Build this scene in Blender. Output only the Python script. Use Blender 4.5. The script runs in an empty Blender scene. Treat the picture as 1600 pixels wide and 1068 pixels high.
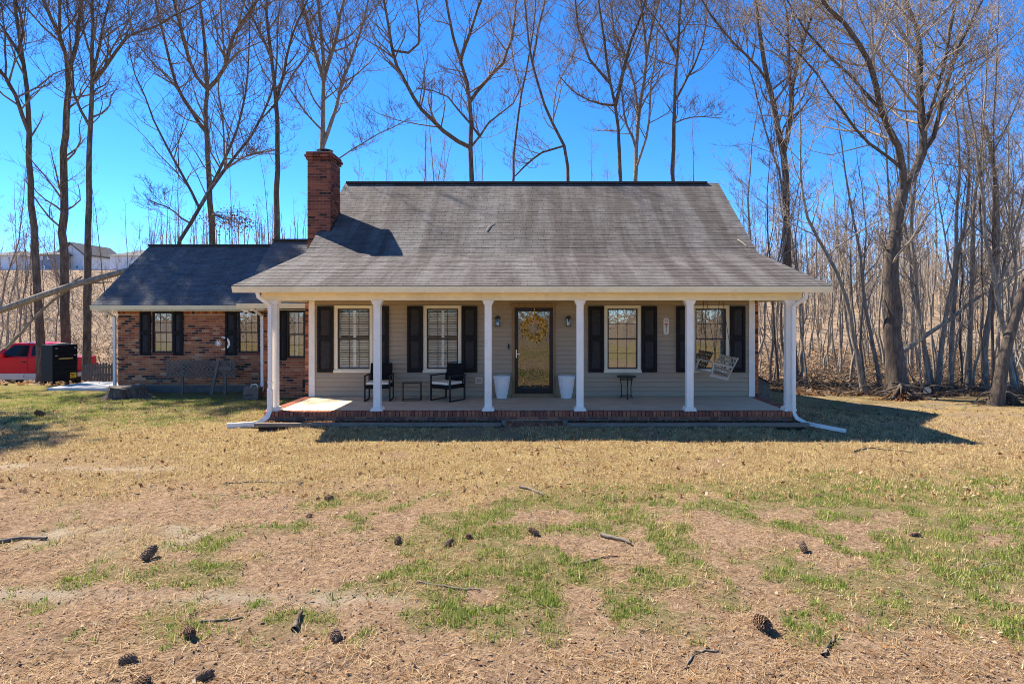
import bpy, math, random
import numpy as np
from mathutils import Vector, Matrix, Euler

# ------------------------------------------------------------------ camera, sky, sun, exposure
scene = bpy.context.scene
CZ, FPX, VX, VY = 2.26, 969.0, 831.0, 490.0
cd = bpy.data.cameras.new('camera'); cam = bpy.data.objects.new('camera', cd)
scene.collection.objects.link(cam); scene.camera = cam
cam.location = (0, 0, CZ); cam.rotation_euler = (math.radians(90), 0, 0)
cd.sensor_width = 36; cd.lens = 36 * FPX / 1600
cd.shift_x = -(VX - 800) / 1600; cd.shift_y = -(534 - VY) / 1600
cd.clip_start = 0.05; cd.clip_end = 3000
SUN = Vector((-0.75, 0.42, 1.0)).normalized()
world = bpy.data.worlds.new('World'); scene.world = world; world.use_nodes = True
wn = world.node_tree; wn.nodes.clear()
sky = wn.nodes.new('ShaderNodeTexSky'); sky.sky_type = 'NISHITA'; sky.sun_disc = False
sky.sun_elevation = math.asin(SUN.z); sky.sun_rotation = math.atan2(SUN.x, SUN.y)
sky.air_density = 0.75; sky.dust_density = 0.0; sky.ozone_density = 7.5; sky.altitude = 3000
hs = wn.nodes.new('ShaderNodeHueSaturation'); hs.inputs['Saturation'].default_value = 1.17
bg = wn.nodes.new('ShaderNodeBackground'); bg.inputs['Strength'].default_value = 0.115
wo = wn.nodes.new('ShaderNodeOutputWorld')
wn.links.new(sky.outputs[0], hs.inputs['Color']); wn.links.new(hs.outputs[0], bg.inputs[0]); wn.links.new(bg.outputs[0], wo.inputs[0])
sl = bpy.data.lights.new('sun', 'SUN'); sl.energy = 4.1; sl.angle = math.radians(0.53); sl.color = (1.0, 0.92, 0.79)
so = bpy.data.objects.new('sun', sl); scene.collection.objects.link(so)
so.rotation_euler = (-SUN).to_track_quat('-Z', 'Y').to_euler(); so.location = (-20, 10, 30)
vs = scene.view_settings; vs.view_transform = 'Standard'; vs.look = 'None'; vs.gamma = 1; vs.use_curve_mapping = False
vs.exposure = 1.68
scene.cycles.use_denoising = True; scene.cycles.denoising_prefilter = 'NONE'; scene.cycles.use_adaptive_sampling = False
scene.cycles.filter_width = 1.0

# ------------------------------------------------------------------ helpers
COL = scene.collection
def P(px, py, Y): return ((px - VX) * Y / FPX, Y, CZ + (VY - py) * Y / FPX)
def sm(t):
    t = np.clip(t, 0, 1); return t * t * (3 - 2 * t)
def H(x, y):
    x = np.asarray(x, float); y = np.asarray(y, float)
    l = np.interp(y, [-400, 20.3, 21.5, 24, 27, 40, 60, 90, 110, 500], [0, 0, -.25, -.75, -.8, .2, 2.9, 8.6, 9.5, 12])
    r = np.interp(y, [-400, 9, 15, 22, 35, 55, 80, 120, 500], [0, 0, -.25, -.4, -.6, .3, 3.5, 8, 13])
    c = np.interp(y, [-400, 22, 40, 60, 90, 500], [0, 0, 0, 2, 7, 12])
    wl = sm((-x - 12.2) / 2.5); wr = sm((x - 5.6) / 3.5)
    return l * wl + r * wr + c * (1 - wl - wr) + .075 * sm((y - 10.9) / .9) * sm((5.0 - np.abs(x)) / .6) * (y < 13)
def _hash(ix, iy, s):
    h = (ix.astype(np.int64) * 374761393 + iy.astype(np.int64) * 668265263 + s * 1442695041) & 0x7fffffff
    h = ((h ^ (h >> 13)) * 1274126177) & 0x7fffffff
    return ((h ^ (h >> 16)) & 0xffff) / 65535.0
def vnoise(x, y, s=0):
    ix = np.floor(x); iy = np.floor(y); fx = sm(x - ix); fy = sm(y - iy)
    a = _hash(ix, iy, s); b = _hash(ix + 1, iy, s); c = _hash(ix, iy + 1, s); d = _hash(ix + 1, iy + 1, s)
    return (a * (1 - fx) + b * fx) * (1 - fy) + (c * (1 - fx) + d * fx) * fy
def fbm(x, y, s=0, o=4):
    t = 0; a = .5; n = 0
    for i in range(o):
        t = t + a * vnoise(x, y, s + i * 17); n += a; a *= .55; x = x * 2.03 + 5.1; y = y * 2.03 + 1.7
    return t / n

def link_mesh(name, me, parent=None, mat=None):
    o = bpy.data.objects.new(name, me); COL.objects.link(o)
    if mat is not None and not me.materials: me.materials.append(mat)
    if parent is not None: adopt(o, parent)
    return o
def wmat(o):
    m = o.matrix_basis
    return (wmat(o.parent) @ o.matrix_parent_inverse @ m) if o.parent else m
def adopt(o, parent):
    o.parent = parent; o.matrix_parent_inverse = wmat(parent).inverted()
def tag(o, label=None, cat=None, group=None, kind=None):
    if label: o['label'] = label
    if cat: o['category'] = cat
    if group: o['group'] = group
    if kind: o['kind'] = kind
    return o
def thing(name, loc, label, cat, group=None):
    o = bpy.data.objects.new(name, None); COL.objects.link(o); o.location = loc; o.empty_display_size = .2
    return tag(o, label, cat, group)
def np_mesh(name, V, F):
    """V (n,3), F (m,k) with constant k"""
    V = np.asarray(V, np.float32); F = np.asarray(F, np.int32)
    me = bpy.data.meshes.new(name); m, k = F.shape
    me.vertices.add(len(V)); me.vertices.foreach_set('co', V.ravel())
    me.loops.add(m * k); me.loops.foreach_set('vertex_index', F.ravel())
    me.polygons.add(m); me.polygons.foreach_set('loop_start', np.arange(m, dtype=np.int32) * k)
    me.polygons.foreach_set('loop_total', np.full(m, k, np.int32))
    me.update(calc_edges=True); return me

class MB:
    def __init__(s): s.v = []; s.f = []
    def add(s, vs, fs):
        b = len(s.v); s.v += [tuple(v) for v in vs]; s.f += [tuple(b + i for i in f) for f in fs]; return s
    def hexa(s, v): return s.add(v, [(0, 3, 2, 1), (4, 5, 6, 7), (0, 1, 5, 4), (1, 2, 6, 5), (2, 3, 7, 6), (3, 0, 4, 7)])
    def box(s, x0, x1, y0, y1, z0, z1):
        return s.hexa([(x0, y0, z0), (x1, y0, z0), (x1, y1, z0), (x0, y1, z0), (x0, y0, z1), (x1, y0, z1), (x1, y1, z1), (x0, y1, z1)])
    def obox(s, c, size, R=None):
        hx, hy, hz = [a / 2 for a in size]; c = Vector(c); R = R or Matrix.Identity(3)
        return s.hexa([c + R @ Vector(p) for p in [(-hx, -hy, -hz), (hx, -hy, -hz), (hx, hy, -hz), (-hx, hy, -hz), (-hx, -hy, hz), (hx, -hy, hz), (hx, hy, hz), (-hx, hy, hz)]])
    def bar(s, a, b, w, t, up=(0, 0, 1)):
        a = Vector(a); b = Vector(b); d = (b - a); L = d.length; d.normalize(); u = Vector(up)
        if abs(d.dot(u)) > .98: u = Vector((0, 1, 0))
        x = d.cross(u).normalized(); z = x.cross(d)
        return s.obox((a + b) / 2, (w, L, t), Matrix((x, d, z)).transposed())
    def tube(s, pts, r, n=8, cap=True):
        pts = [Vector(p) for p in pts]; k = len(pts); rr = r if isinstance(r, (list, tuple)) else [r] * k
        b = len(s.v); ref = None
        for i, p in enumerate(pts):
            t = (pts[min(i + 1, k - 1)] - pts[max(i - 1, 0)]).normalized()
            if ref is None:
                ref = t.orthogonal().normalized()
            ref = (ref - t * ref.dot(t)).normalized(); bi = t.cross(ref)
            for j in range(n):
                a = 2 * math.pi * j / n; s.v.append(tuple(p + (ref * math.cos(a) + bi * math.sin(a)) * rr[i]))
        for i in range(k - 1):
            for j in range(n):
                s.f.append((b + i * n + j, b + i * n + (j + 1) % n, b + (i + 1) * n + (j + 1) % n, b + (i + 1) * n + j))
        if cap:
            s.f.append(tuple(b + j for j in reversed(range(n)))); s.f.append(tuple(b + (k - 1) * n + j for j in range(n)))
        return s
    def duct(s, pts, w, d, up=(0, -1, 0)):
        """rectangular section along a path"""
        pts = [Vector(p) for p in pts]; k = len(pts); b = len(s.v); U = Vector(up)
        for i, p in enumerate(pts):
            t = (pts[min(i + 1, k - 1)] - pts[max(i - 1, 0)]).normalized()
            x = t.cross(U); x = (x if x.length > .05 else t.cross(Vector((1, 0, 0)))).normalized(); z = x.cross(t)
            for (sx, sz) in ((-1, -1), (1, -1), (1, 1), (-1, 1)): s.v.append(tuple(p + x * sx * w / 2 + z * sz * d / 2))
        for i in range(k - 1):
            for j in range(4): s.f.append((b + i * 4 + j, b + i * 4 + (j + 1) % 4, b + i * 4 + 4 + (j + 1) % 4, b + i * 4 + 4 + j))
        s.f.append((b + 3, b + 2, b + 1, b)); e = b + (k - 1) * 4; s.f.append((e, e + 1, e + 2, e + 3)); return s
    def prism(s, prof, a0, a1, axis='y'):
        """extrude a closed 2-D profile; axis y: (x,z), axis x: (y,z), axis z: (x,y)"""
        n = len(prof)
        def mk(p, a): return {'y': (p[0], a, p[1]), 'x': (a, p[0], p[1]), 'z': (p[0], p[1], a)}[axis]
        return s.add([mk(p, a0) for p in prof] + [mk(p, a1) for p in prof],
                     [tuple(range(n))[::-1], tuple(range(n, 2 * n))] + [(i, (i + 1) % n, n + (i + 1) % n, n + i) for i in range(n)])
    def lathe(s, prof, c, n=20):
        b = len(s.v); k = len(prof)
        for r, z in prof:
            for j in range(n):
                a = 2 * math.pi * j / n; s.v.append((c[0] + r * math.cos(a), c[1] + r * math.sin(a), c[2] + z))
        for i in range(k - 1):
            for j in range(n): s.f.append((b + i * n + j, b + i * n + (j + 1) % n, b + (i + 1) * n + (j + 1) % n, b + (i + 1) * n + j))
        s.f.append(tuple(b + j for j in reversed(range(n)))); s.f.append(tuple(b + (k - 1) * n + j for j in range(n))); return s
    def frame(s, x0, x1, z0, z1, w, y0, y1):
        """rectangular picture frame in the xz plane"""
        s.box(x0, x0 + w, y0, y1, z0, z1); s.box(x1 - w, x1, y0, y1, z0, z1)
        s.box(x0 + w, x1 - w, y0, y1, z0, z0 + w); s.box(x0 + w, x1 - w, y0, y1, z1 - w, z1); return s
    def mesh(s, name, mat=None, smooth=False, bevel=0):
        me = bpy.data.meshes.new(name); me.from_pydata(s.v, [], s.f); me.update()
        if mat: me.materials.append(mat)
        if bevel or True:
            import bmesh
            bm = bmesh.new(); bm.from_mesh(me); bmesh.ops.recalc_face_normals(bm, faces=bm.faces)
            if bevel: bmesh.ops.bevel(bm, geom=bm.edges[:], offset=bevel, segments=2, affect='EDGES', profile=.6)
            bm.to_mesh(me); bm.free()
        if smooth: me.polygons.foreach_set('use_smooth', [True] * len(me.polygons))
        return me
    def build(s, name, mat, parent=None, smooth=False, bevel=0):
        return link_mesh(name, s.mesh(name, mat, smooth, bevel), parent)

class Tubes:
    """batches of tapered tubes, built with numpy"""
    def __init__(s): s.g = {}
    def add(s, pts, rad, n):
        s.g.setdefault((len(pts), n), []).append((np.asarray(pts, float), np.asarray(rad, float)))
    def mesh(s, name, mat):
        Vs = []; Fs = []; base = 0
        for (k, n), L in s.g.items():
            A = np.stack([a for a, _ in L]); R = np.stack([r for _, r in L]); m = len(L)
            T = np.gradient(A, axis=1); T /= np.linalg.norm(T, axis=2, keepdims=True) + 1e-9
            ref = np.zeros_like(T); ref[..., 0] = .83; ref[..., 1] = .53; ref[..., 2] = .17
            hz = np.abs((T * ref).sum(2)) > .95; ref[hz] = (-.5, .8, .3)
            X = np.cross(T, ref); X /= np.linalg.norm(X, axis=2, keepdims=True); Y = np.cross(T, X)
            a = np.arange(n) * 2 * np.pi / n
            V = A[:, :, None, :] + R[:, :, None, None] * (X[:, :, None, :] * np.cos(a)[None, None, :, None] + Y[:, :, None, :] * np.sin(a)[None, None, :, None])
            Vs.append(V.reshape(-1, 3)); i, j = np.meshgrid(np.arange(k - 1), np.arange(n), indexing='ij'); i = i.ravel(); j = j.ravel(); j2 = (j + 1) % n
            q = np.stack([i * n + j, i * n + j2, (i + 1) * n + j2, (i + 1) * n + j], 1)
            Fs.append((base + np.arange(m)[:, None, None] * k * n + q[None]).reshape(-1, 4)); base += m * k * n
        me = np_mesh(name, np.concatenate(Vs), np.concatenate(Fs)); me.materials.append(mat)
        me.polygons.foreach_set('use_smooth', np.ones(len(me.polygons), bool)); return me

# ------------------------------------------------------------------ materials
def new_mat(name):
    m = bpy.data.materials.new(name); m.use_nodes = True; nt = m.node_tree; nt.nodes.clear()
    out = nt.nodes.new('ShaderNodeOutputMaterial'); b = nt.nodes.new('ShaderNodeBsdfPrincipled'); nt.links.new(b.outputs[0], out.inputs[0])
    return m, nt, b
def N(nt, t, **kw):
    n = nt.nodes.new('ShaderNode' + t)
    for k, v in kw.items():
        if k in n.inputs: n.inputs[k].default_value = v
        else: setattr(n, k, v)
    return n
def noise(nt, scale, detail=4, rough=.6, stretch=None, dist=0):
    g = N(nt, 'NewGeometry'); src = g.outputs['Position']
    if stretch:
        mp = N(nt, 'Mapping'); mp.inputs['Scale'].default_value = stretch; nt.links.new(src, mp.inputs[0]); src = mp.outputs[0]
    t = N(nt, 'TexNoise', Scale=scale, Detail=detail, Roughness=rough, Distortion=dist); nt.links.new(src, t.inputs['Vector']); return t.outputs['Fac']
def ramp(nt, fac, stops, interp='LINEAR'):
    r = N(nt, 'ValToRGB'); r.color_ramp.interpolation = interp; e = r.color_ramp.elements
    while len(e) > 1: e.remove(e[-1])
    e[0].position = stops[0][0]; e[0].color = (*stops[0][1], 1)
    for p, c in stops[1:]:
        x = e.new(p); x.color = (*c, 1)
    nt.links.new(fac, r.inputs[0]); return r.outputs[0]
def mixc(nt, fac, a, b, mode='MIX'):
    m = N(nt, 'Mix', data_type='RGBA', blend_type=mode)
    for s, v in ((m.inputs[0], fac), (m.inputs[6], a), (m.inputs[7], b)):
        if isinstance(v, (int, float)): s.default_value = v
        elif isinstance(v, tuple): s.default_value = (*v, 1)
        else: nt.links.new(v, s)
    return m.outputs[2]
def bump(nt, b, h, strength, dist=.01):
    n = N(nt, 'Bump', Strength=strength, Distance=dist); nt.links.new(h, n.inputs['Height']); nt.links.new(n.outputs[0], b.inputs['Normal'])
def math2(nt, op, a, b):
    m = N(nt, 'Math', operation=op)
    for s, v in ((m.inputs[0], a), (m.inputs[1], b)):
        if isinstance(v, (int, float)): s.default_value = v
        else: nt.links.new(v, s)
    return m.outputs[0]
def paint(name, c, rough=.6, var=.12, scale=6, bmp=.15, bscale=80, metal=0, stretch=None, dirt=None, spec=.25):
    m, nt, b = new_mat(name); b.inputs['Specular IOR Level'].default_value = spec; b.inputs['Roughness'].default_value = rough; b.inputs['Metallic'].default_value = metal
    lo = tuple(x * (1 - var) for x in c); hi = tuple(min(1, x * (1 + var)) for x in c)
    col = ramp(nt, noise(nt, scale, 5, .65, stretch), [(.3, lo), (.7, hi)])
    if dirt: col = mixc(nt, ramp(nt, noise(nt, scale * .35, 6, .7, stretch), [(.52, (0, 0, 0)), (.75, (.7, .7, .7))]), col, dirt)
    nt.links.new(col, b.inputs['Base Color'])
    if bmp: bump(nt, b, noise(nt, bscale, 3), bmp, .004)
    return m
def piece_random(nt):
    o = N(nt, 'ObjectInfo'); g = N(nt, 'NewGeometry')
    w = N(nt, 'TexWhiteNoise', noise_dimensions='2D'); c = N(nt, 'CombineXYZ'); nt.links.new(math2(nt, 'MULTIPLY', o.outputs['Random'], 917.3), c.inputs[0]); nt.links.new(math2(nt, 'MULTIPLY', g.outputs['Random Per Island'], 7919.7), c.inputs[1]); nt.links.new(c.outputs[0], w.inputs['Vector'])
    return w.outputs['Value']
def brick_mat(name, stops):
    m, nt, b = new_mat(name); b.inputs['Roughness'].default_value = .85; b.inputs['Specular IOR Level'].default_value = .15
    c = ramp(nt, piece_random(nt), stops, 'CONSTANT')
    c = mixc(nt, .35, c, ramp(nt, noise(nt, 30, 5), [(.3, (.3, .3, .3)), (.7, (.75, .7, .66))]), 'OVERLAY')
    nt.links.new(c, b.inputs['Base Color']); bump(nt, b, noise(nt, 90, 4), .4, .006); return m
M = {}
M['brick'] = brick_mat('wall_brick', [(0, (.40, .125, .05)), (.20, (.06, .035, .028)), (.31, (.46, .17, .07)), (.55, (.30, .082, .04)), (.72, (.10, .045, .032)), (.82, (.44, .145, .06)), (.93, (.54, .26, .13))])
M['brick_chimney'] = brick_mat('chimney_brick', [(0, (.22, .065, .04)), (.25, (.14, .045, .03)), (.5, (.27, .085, .045)), (.72, (.05, .024, .02)), (.85, (.15, .047, .03))])
M['brick_porch'] = brick_mat('porch_brick', [(0, (.31, .11, .065)), (.3, (.24, .088, .055)), (.55, (.36, .14, .075)), (.8, (.20, .075, .05))])
M['mortar'] = paint('mortar', (.50, .39, .27), .95, .15, 20, .3, 120)
M['mortar_dark'] = paint('chimney_mortar', (.24, .17, .12), .95, .2, 20, .3, 120)
M['foundation'] = paint('foundation_block', (.16, .13, .11), .95, .2, 8, .3, 60)
def shingle_mat(name, a, b_, streak):
    m, nt, b = new_mat(name); b.inputs['Roughness'].default_value = .92
    c = ramp(nt, piece_random(nt), [(0, a), (1, b_)])
    st = ramp(nt, noise(nt, .8, 6, .65, (2.6, .28, .28), .3), [(.40, (0, 0, 0)), (.60, (1, 1, 1))])
    c = mixc(nt, st, c, mixc(nt, 1.0, c, streak, 'MULTIPLY'))
    c = mixc(nt, .55, c, ramp(nt, noise(nt, 160, 2), [(.3, (.25, .25, .25)), (.7, (.78, .77, .75))]), 'OVERLAY')
    nt.links.new(c, b.inputs['Base Color']); bump(nt, b, noise(nt, 300, 2), .5, .004); return m
M['shingle'] = shingle_mat('asphalt_shingle', (.092, .081, .075), (.132, .118, .110), (.52, .455, .43))
M['shingle_wing'] = shingle_mat('asphalt_shingle_wing_shade', (.085, .085, .088), (.13, .13, .133), (.8, .8, .8))  # copy of the roof shingle, the wing's shade put into its cooler tone
M['roof_deck'] = paint('roof_underlay', (.05, .048, .047), .95, .1)
M['cream'] = paint('cream_painted_trim', (.90, .75, .46), .55, .07, 3, .1, 40, dirt=(.66, .52, .31))
M['white'] = paint('white_painted_vinyl', (.88, .80, .67), .5, .05, 4, .08, 40, dirt=(.68, .61, .51))
M['casing'] = paint('window_casing', (.78, .69, .50), .55, .06, 4, .08)
M['siding'] = paint('taupe_vinyl_siding', (.385, .30, .20), .6, .07, 2.5, .2, 60, stretch=(.4, 1, 3))
M['shutter'] = paint('black_shutter', (.018, .016, .015), .6, .25, 8, .15, spec=.12)
M['shutter_panel'] = paint('black_shutter_panel', (.038, .034, .032), .55, .25, 8, .1, spec=.12)
M['sash'] = paint('dark_bronze_sash', (.045, .034, .026), .45, .2)
M['interior'] = paint('unlit_room_dark', (.03, .028, .026), .9, .2)  # near-black colour standing in for the unlit rooms behind the windows
M['louver'] = paint('white_louver', (.90, .88, .82), .5, .04)
M['shade'] = paint('tan_window_shade', (.58, .45, .28), .8, .12, 3)
M['shade_grey'] = paint('pale_window_blind', (.55, .52, .46), .8, .12, 3)
M['door_frame'] = paint('stained_wood_frame', (.27, .165, .075), .6, .25, 10, .2, stretch=(3, 3, .4))
M['door_black'] = paint('black_storm_door', (.016, .014, .014), .35, .2)
M['inner_door'] = paint('brown_inner_door', (.06, .035, .02), .5, .3)
M['metal_light'] = paint('brushed_metal', (.55, .53, .5), .35, .1, metal=.9)
M['black_metal'] = paint('black_metal', (.018, .017, .017), .45, .2)
M['wicker'] = paint('black_wicker', (.012, .011, .011), .7, .4, 40, .8, 120, spec=.1)
M['cushion'] = paint('cream_cushion', (.72, .66, .52), .9, .06, 8, .2)
M['planter'] = paint('white_planter', (.80, .76, .69), .6, .05, 8, .15)
M['soil'] = paint('dark_soil', (.05, .035, .025), 1, .3)
M['bronze'] = paint('bronze_lantern', (.06, .045, .03), .5, .3)
M['wood_swing'] = paint('weathered_pale_wood', (.50, .42, .31), .8, .2, 14, .2, stretch=(1, .4, 1))
M['wood_grey'] = paint('weathered_grey_wood', (.165, .135, .105), .9, .3, 14, .3)
M['timber'] = paint('landscape_timber', (.20, .16, .12), .9, .3, 8, .4, 40, stretch=(.3, 2, 2))
M['concrete'] = paint('porch_concrete', (.58, .48, .33), .85, .14, 2.0, .2, 60, dirt=(.40, .30, .17))
M['pad'] = paint('concrete_pad', (.55, .53, .49), .9, .1, 3, .2)
M['block'] = paint('cinder_block', (.3, .28, .25), .95, .2, 20, .5)
M['red_paint'] = paint('red_truck_paint', (.60, .010, .022), .22, .08, 2, 0)
M['silver_paint'] = paint('silver_truck_paint', (.5, .5, .48), .35, .06, 2, 0, metal=.3)
M['tyre'] = paint('black_rubber', (.02, .02, .02), .8, .2)
M['dark_glass'] = paint('dark_vehicle_glass', (.012, .016, .018), .06, .2, 3, 0)
M['chest'] = paint('black_tool_chest', (.009, .009, .010), .5, .2, 10, .1, spec=.12)
M['yellow'] = paint('yellow_sticker', (.8, .42, .03), .6, .08)
M['gold'] = paint('brass_trim', (.55, .36, .1), .4, .1, metal=.6)
M['orange'] = paint('orange_ribbon', (.55, .30, .05), .7, .15)
M['plaque'] = paint('cream_plaque', (.72, .66, .55), .7, .08)
M['plaque_red'] = paint('plaque_red', (.4, .06, .04), .7, .1)
M['far_grey'] = paint('grey_blue_far_siding', (.17, .23, .30), .8, .06)
M['far_white'] = paint('white_far_siding', (.66, .69, .72), .8, .05)
M['far_roof'] = paint('grey_far_roof', (.095, .093, .097), .9, .1)
M['far_fence'] = paint('grey_far_fence', (.25, .29, .36), .9, .15)
M['far_window'] = paint('far_window_pane', (.16, .20, .25), .2, .1)
def bark(name, a, b_, c_):
    m, nt, b = new_mat(name); b.inputs['Roughness'].default_value = .95; b.inputs['Specular IOR Level'].default_value = .08
    f = noise(nt, 9, 6, .7, (1.6, 1.6, .35)); c = ramp(nt, f, [(.3, a), (.52, b_), (.75, c_)]); 
    c = mixc(nt, .3, c, ramp(nt, noise(nt, .5, 2), [(.3, (.3, .28, .26)), (.7, (.7, .68, .64))]), 'OVERLAY')
    nt.links.new(c, b.inputs['Base Color']); bump(nt, b, f, .8, .03); return m
M['bark'] = bark('dark_bark', (.055, .04, .029), (.145, .108, .08), (.30, .235, .175))
M['bark_grey'] = bark('grey_bark', (.12, .098, .078), (.275, .235, .185), (.46, .40, .33))
M['bark_mid'] = bark('brown_grey_bark', (.055, .044, .035), (.125, .10, .08), (.23, .19, .15))
M['twig'] = bark('twig_bark', (.11, .078, .058), (.26, .195, .15), (.42, .34, .27))
M['twig_grey'] = bark('pale_twig_bark', (.20, .155, .115), (.37, .30, .235), (.52, .44, .355))
def leafy(name, stops, trans=.35):
    m, nt, b = new_mat(name); b.inputs['Roughness'].default_value = .75
    b.inputs['Specular IOR Level'].default_value = .15; c = ramp(nt, piece_random(nt), stops); nt.links.new(c, b.inputs['Base Color'])
    if trans:
        tr = N(nt, 'BsdfTranslucent'); nt.links.new(c, tr.inputs[0]); mx = N(nt, 'MixShader'); mx.inputs[0].default_value = trans; out = [n for n in nt.nodes if n.type == 'OUTPUT_MATERIAL'][0]
        nt.links.new(b.outputs[0], mx.inputs[1]); nt.links.new(tr.outputs[0], mx.inputs[2]); nt.links.new(mx.outputs[0], out.inputs[0])
    return m
M['dry_blade'] = leafy('dry_grass_blade', [(0, (.20, .12, .05)), (.3, (.52, .39, .19)), (.7, (.78, .62, .34)), (1, (.52, .33, .15))])
M['green_blade'] = leafy('green_grass_blade', [(0, (.08, .13, .02)), (.45, (.20, .28, .04)), (.8, (.40, .43, .11)), (1, (.56, .50, .22))])
M['needle'] = leafy('pine_straw', [(0, (.20, .10, .045)), (.5, (.40, .25, .125)), (1, (.60, .46, .28))])
M['leaf'] = leafy('dead_leaf', [(0, (.12, .055, .025)), (.5, (.30, .15, .06)), (.85, (.42, .27, .14)), (1, (.55, .45, .32))])
M['rust_leaf'] = leafy('rust_leaf', [(0, (.14, .06, .03)), (1, (.32, .15, .07))])
M['pine_green'] = leafy('pine_needles', [(0, (.03, .06, .015)), (1, (.07, .11, .03))])
M['wreath'] = leafy('wreath_flower', [(0, (.60, .30, .04)), (.5, (.85, .52, .10)), (1, (.92, .72, .34))])
M['wreath_leaf'] = leafy('wreath_leaf', [(0, (.03, .05, .02)), (1, (.10, .13, .05))])
M['pink'] = paint('pink_flower', (.75, .38, .28), .8, .1)
M['cone'] = paint('pine_cone', (.17, .105, .065), .85, .75, 60, .3)
def glass_mat(name, refl, tint=(.9, .92, .9)):
    m = bpy.data.materials.new(name); m.use_nodes = True; nt = m.node_tree; nt.nodes.clear()
    out = nt.nodes.new('ShaderNodeOutputMaterial'); mx = N(nt, 'MixShader'); t = N(nt, 'BsdfTransparent'); g = N(nt, 'BsdfGlossy', Roughness=.015)
    t.inputs[0].default_value = (*tint, 1); lw = N(nt, 'Fresnel', IOR=1.5); f = math2(nt, 'ADD', math2(nt, 'MULTIPLY', lw.outputs[0], .8), refl); nt.links.new(f, mx.inputs[0])
    nt.links.new(t.outputs[0], mx.inputs[1]); nt.links.new(g.outputs[0], mx.inputs[2]); nt.links.new(mx.outputs[0], out.inputs[0])
    b = N(nt, 'Bump', Strength=.035, Distance=.05); nt.links.new(noise(nt, 5, 2), b.inputs['Height']); nt.links.new(b.outputs[0], g.inputs['Normal']); return m
M['glass_door'] = glass_mat('door_glass', .06); M['glass'] = glass_mat('window_glass', .14); M['glass_low'] = glass_mat('window_glass_clear', .0, (.97, .98, .97))

# ground material: masks are mesh attributes (bare dirt, straw lawn, green, leaf litter)
def ground_mat():
    m, nt, b = new_mat('lawn_ground'); b.inputs['Roughness'].default_value = 1.0; b.inputs['Specular IOR Level'].default_value = 0
    def at(n): return N(nt, 'Attribute', attribute_name=n).outputs['Fac']
    fine = noise(nt, 55, 6, .75); mid = noise(nt, 6, 6, .7); spk = noise(nt, 170, 3, .8)
    dirt = mixc(nt, mid, (.25, .155, .095), (.52, .385, .275)); dirt = mixc(nt, .7, dirt, ramp(nt, noise(nt, 18, 5, .75), [(.36, (.2, .18, .16)), (.62, (.68, .67, .64))]), 'OVERLAY'); dirt = mixc(nt, .55, dirt, ramp(nt, fine, [(.34, (.12, .10, .09)), (.66, (.86, .83, .78))]), 'OVERLAY')
    straw = mixc(nt, ramp(nt, fine, [(.36, (0, 0, 0)), (.64, (1, 1, 1))]), (.36, .255, .105), (.76, .60, .30)); straw = mixc(nt, .8, straw, ramp(nt, noise(nt, 1.6, 5, .7), [(.32, (.30, .26, .22)), (.5, (.5, .5, .5)), (.7, (.66, .66, .64))]), 'OVERLAY'); straw = mixc(nt, .7, straw, ramp(nt, noise(nt, 22, 4, .75), [(.36, (.16, .15, .14)), (.6, (.62, .62, .6))]), 'OVERLAY'); straw = mixc(nt, ramp(nt, spk, [(.42, (0, 0, 0)), (.62, (1, 1, 1))]), mixc(nt, .6, straw, (.09, .05, .02)), straw)
    grn = mixc(nt, fine, (.07, .10, .025), (.22, .24, .07))
    lit = mixc(nt, ramp(nt, spk, [(.35, (0, 0, 0)), (.65, (1, 1, 1))]), (.15, .10, .068), (.36, .275, .195)); lit = mixc(nt, ramp(nt, mid, [(.4, (0, 0, 0)), (.7, (1, 1, 1))]), lit, mixc(nt, fine, (.33, .22, .14), (.47, .36, .25)))
    c = mixc(nt, at('straw'), dirt, straw); c = mixc(nt, math2(nt, 'MULTIPLY', at('green'), .5), c, grn); c = mixc(nt, at('litter'), c, lit)
    pale = mixc(nt, fine, (.42, .33, .24), (.60, .50, .39)); c = mixc(nt, at('track'), c, pale)
    nt.links.new(c, b.inputs['Base Color'])
    h = math2(nt, 'ADD', math2(nt, 'MULTIPLY', fine, .6), math2(nt, 'MULTIPLY', spk, .4)); bump(nt, b, h, 1.0, .06); return m
M['ground'] = ground_mat()

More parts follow.
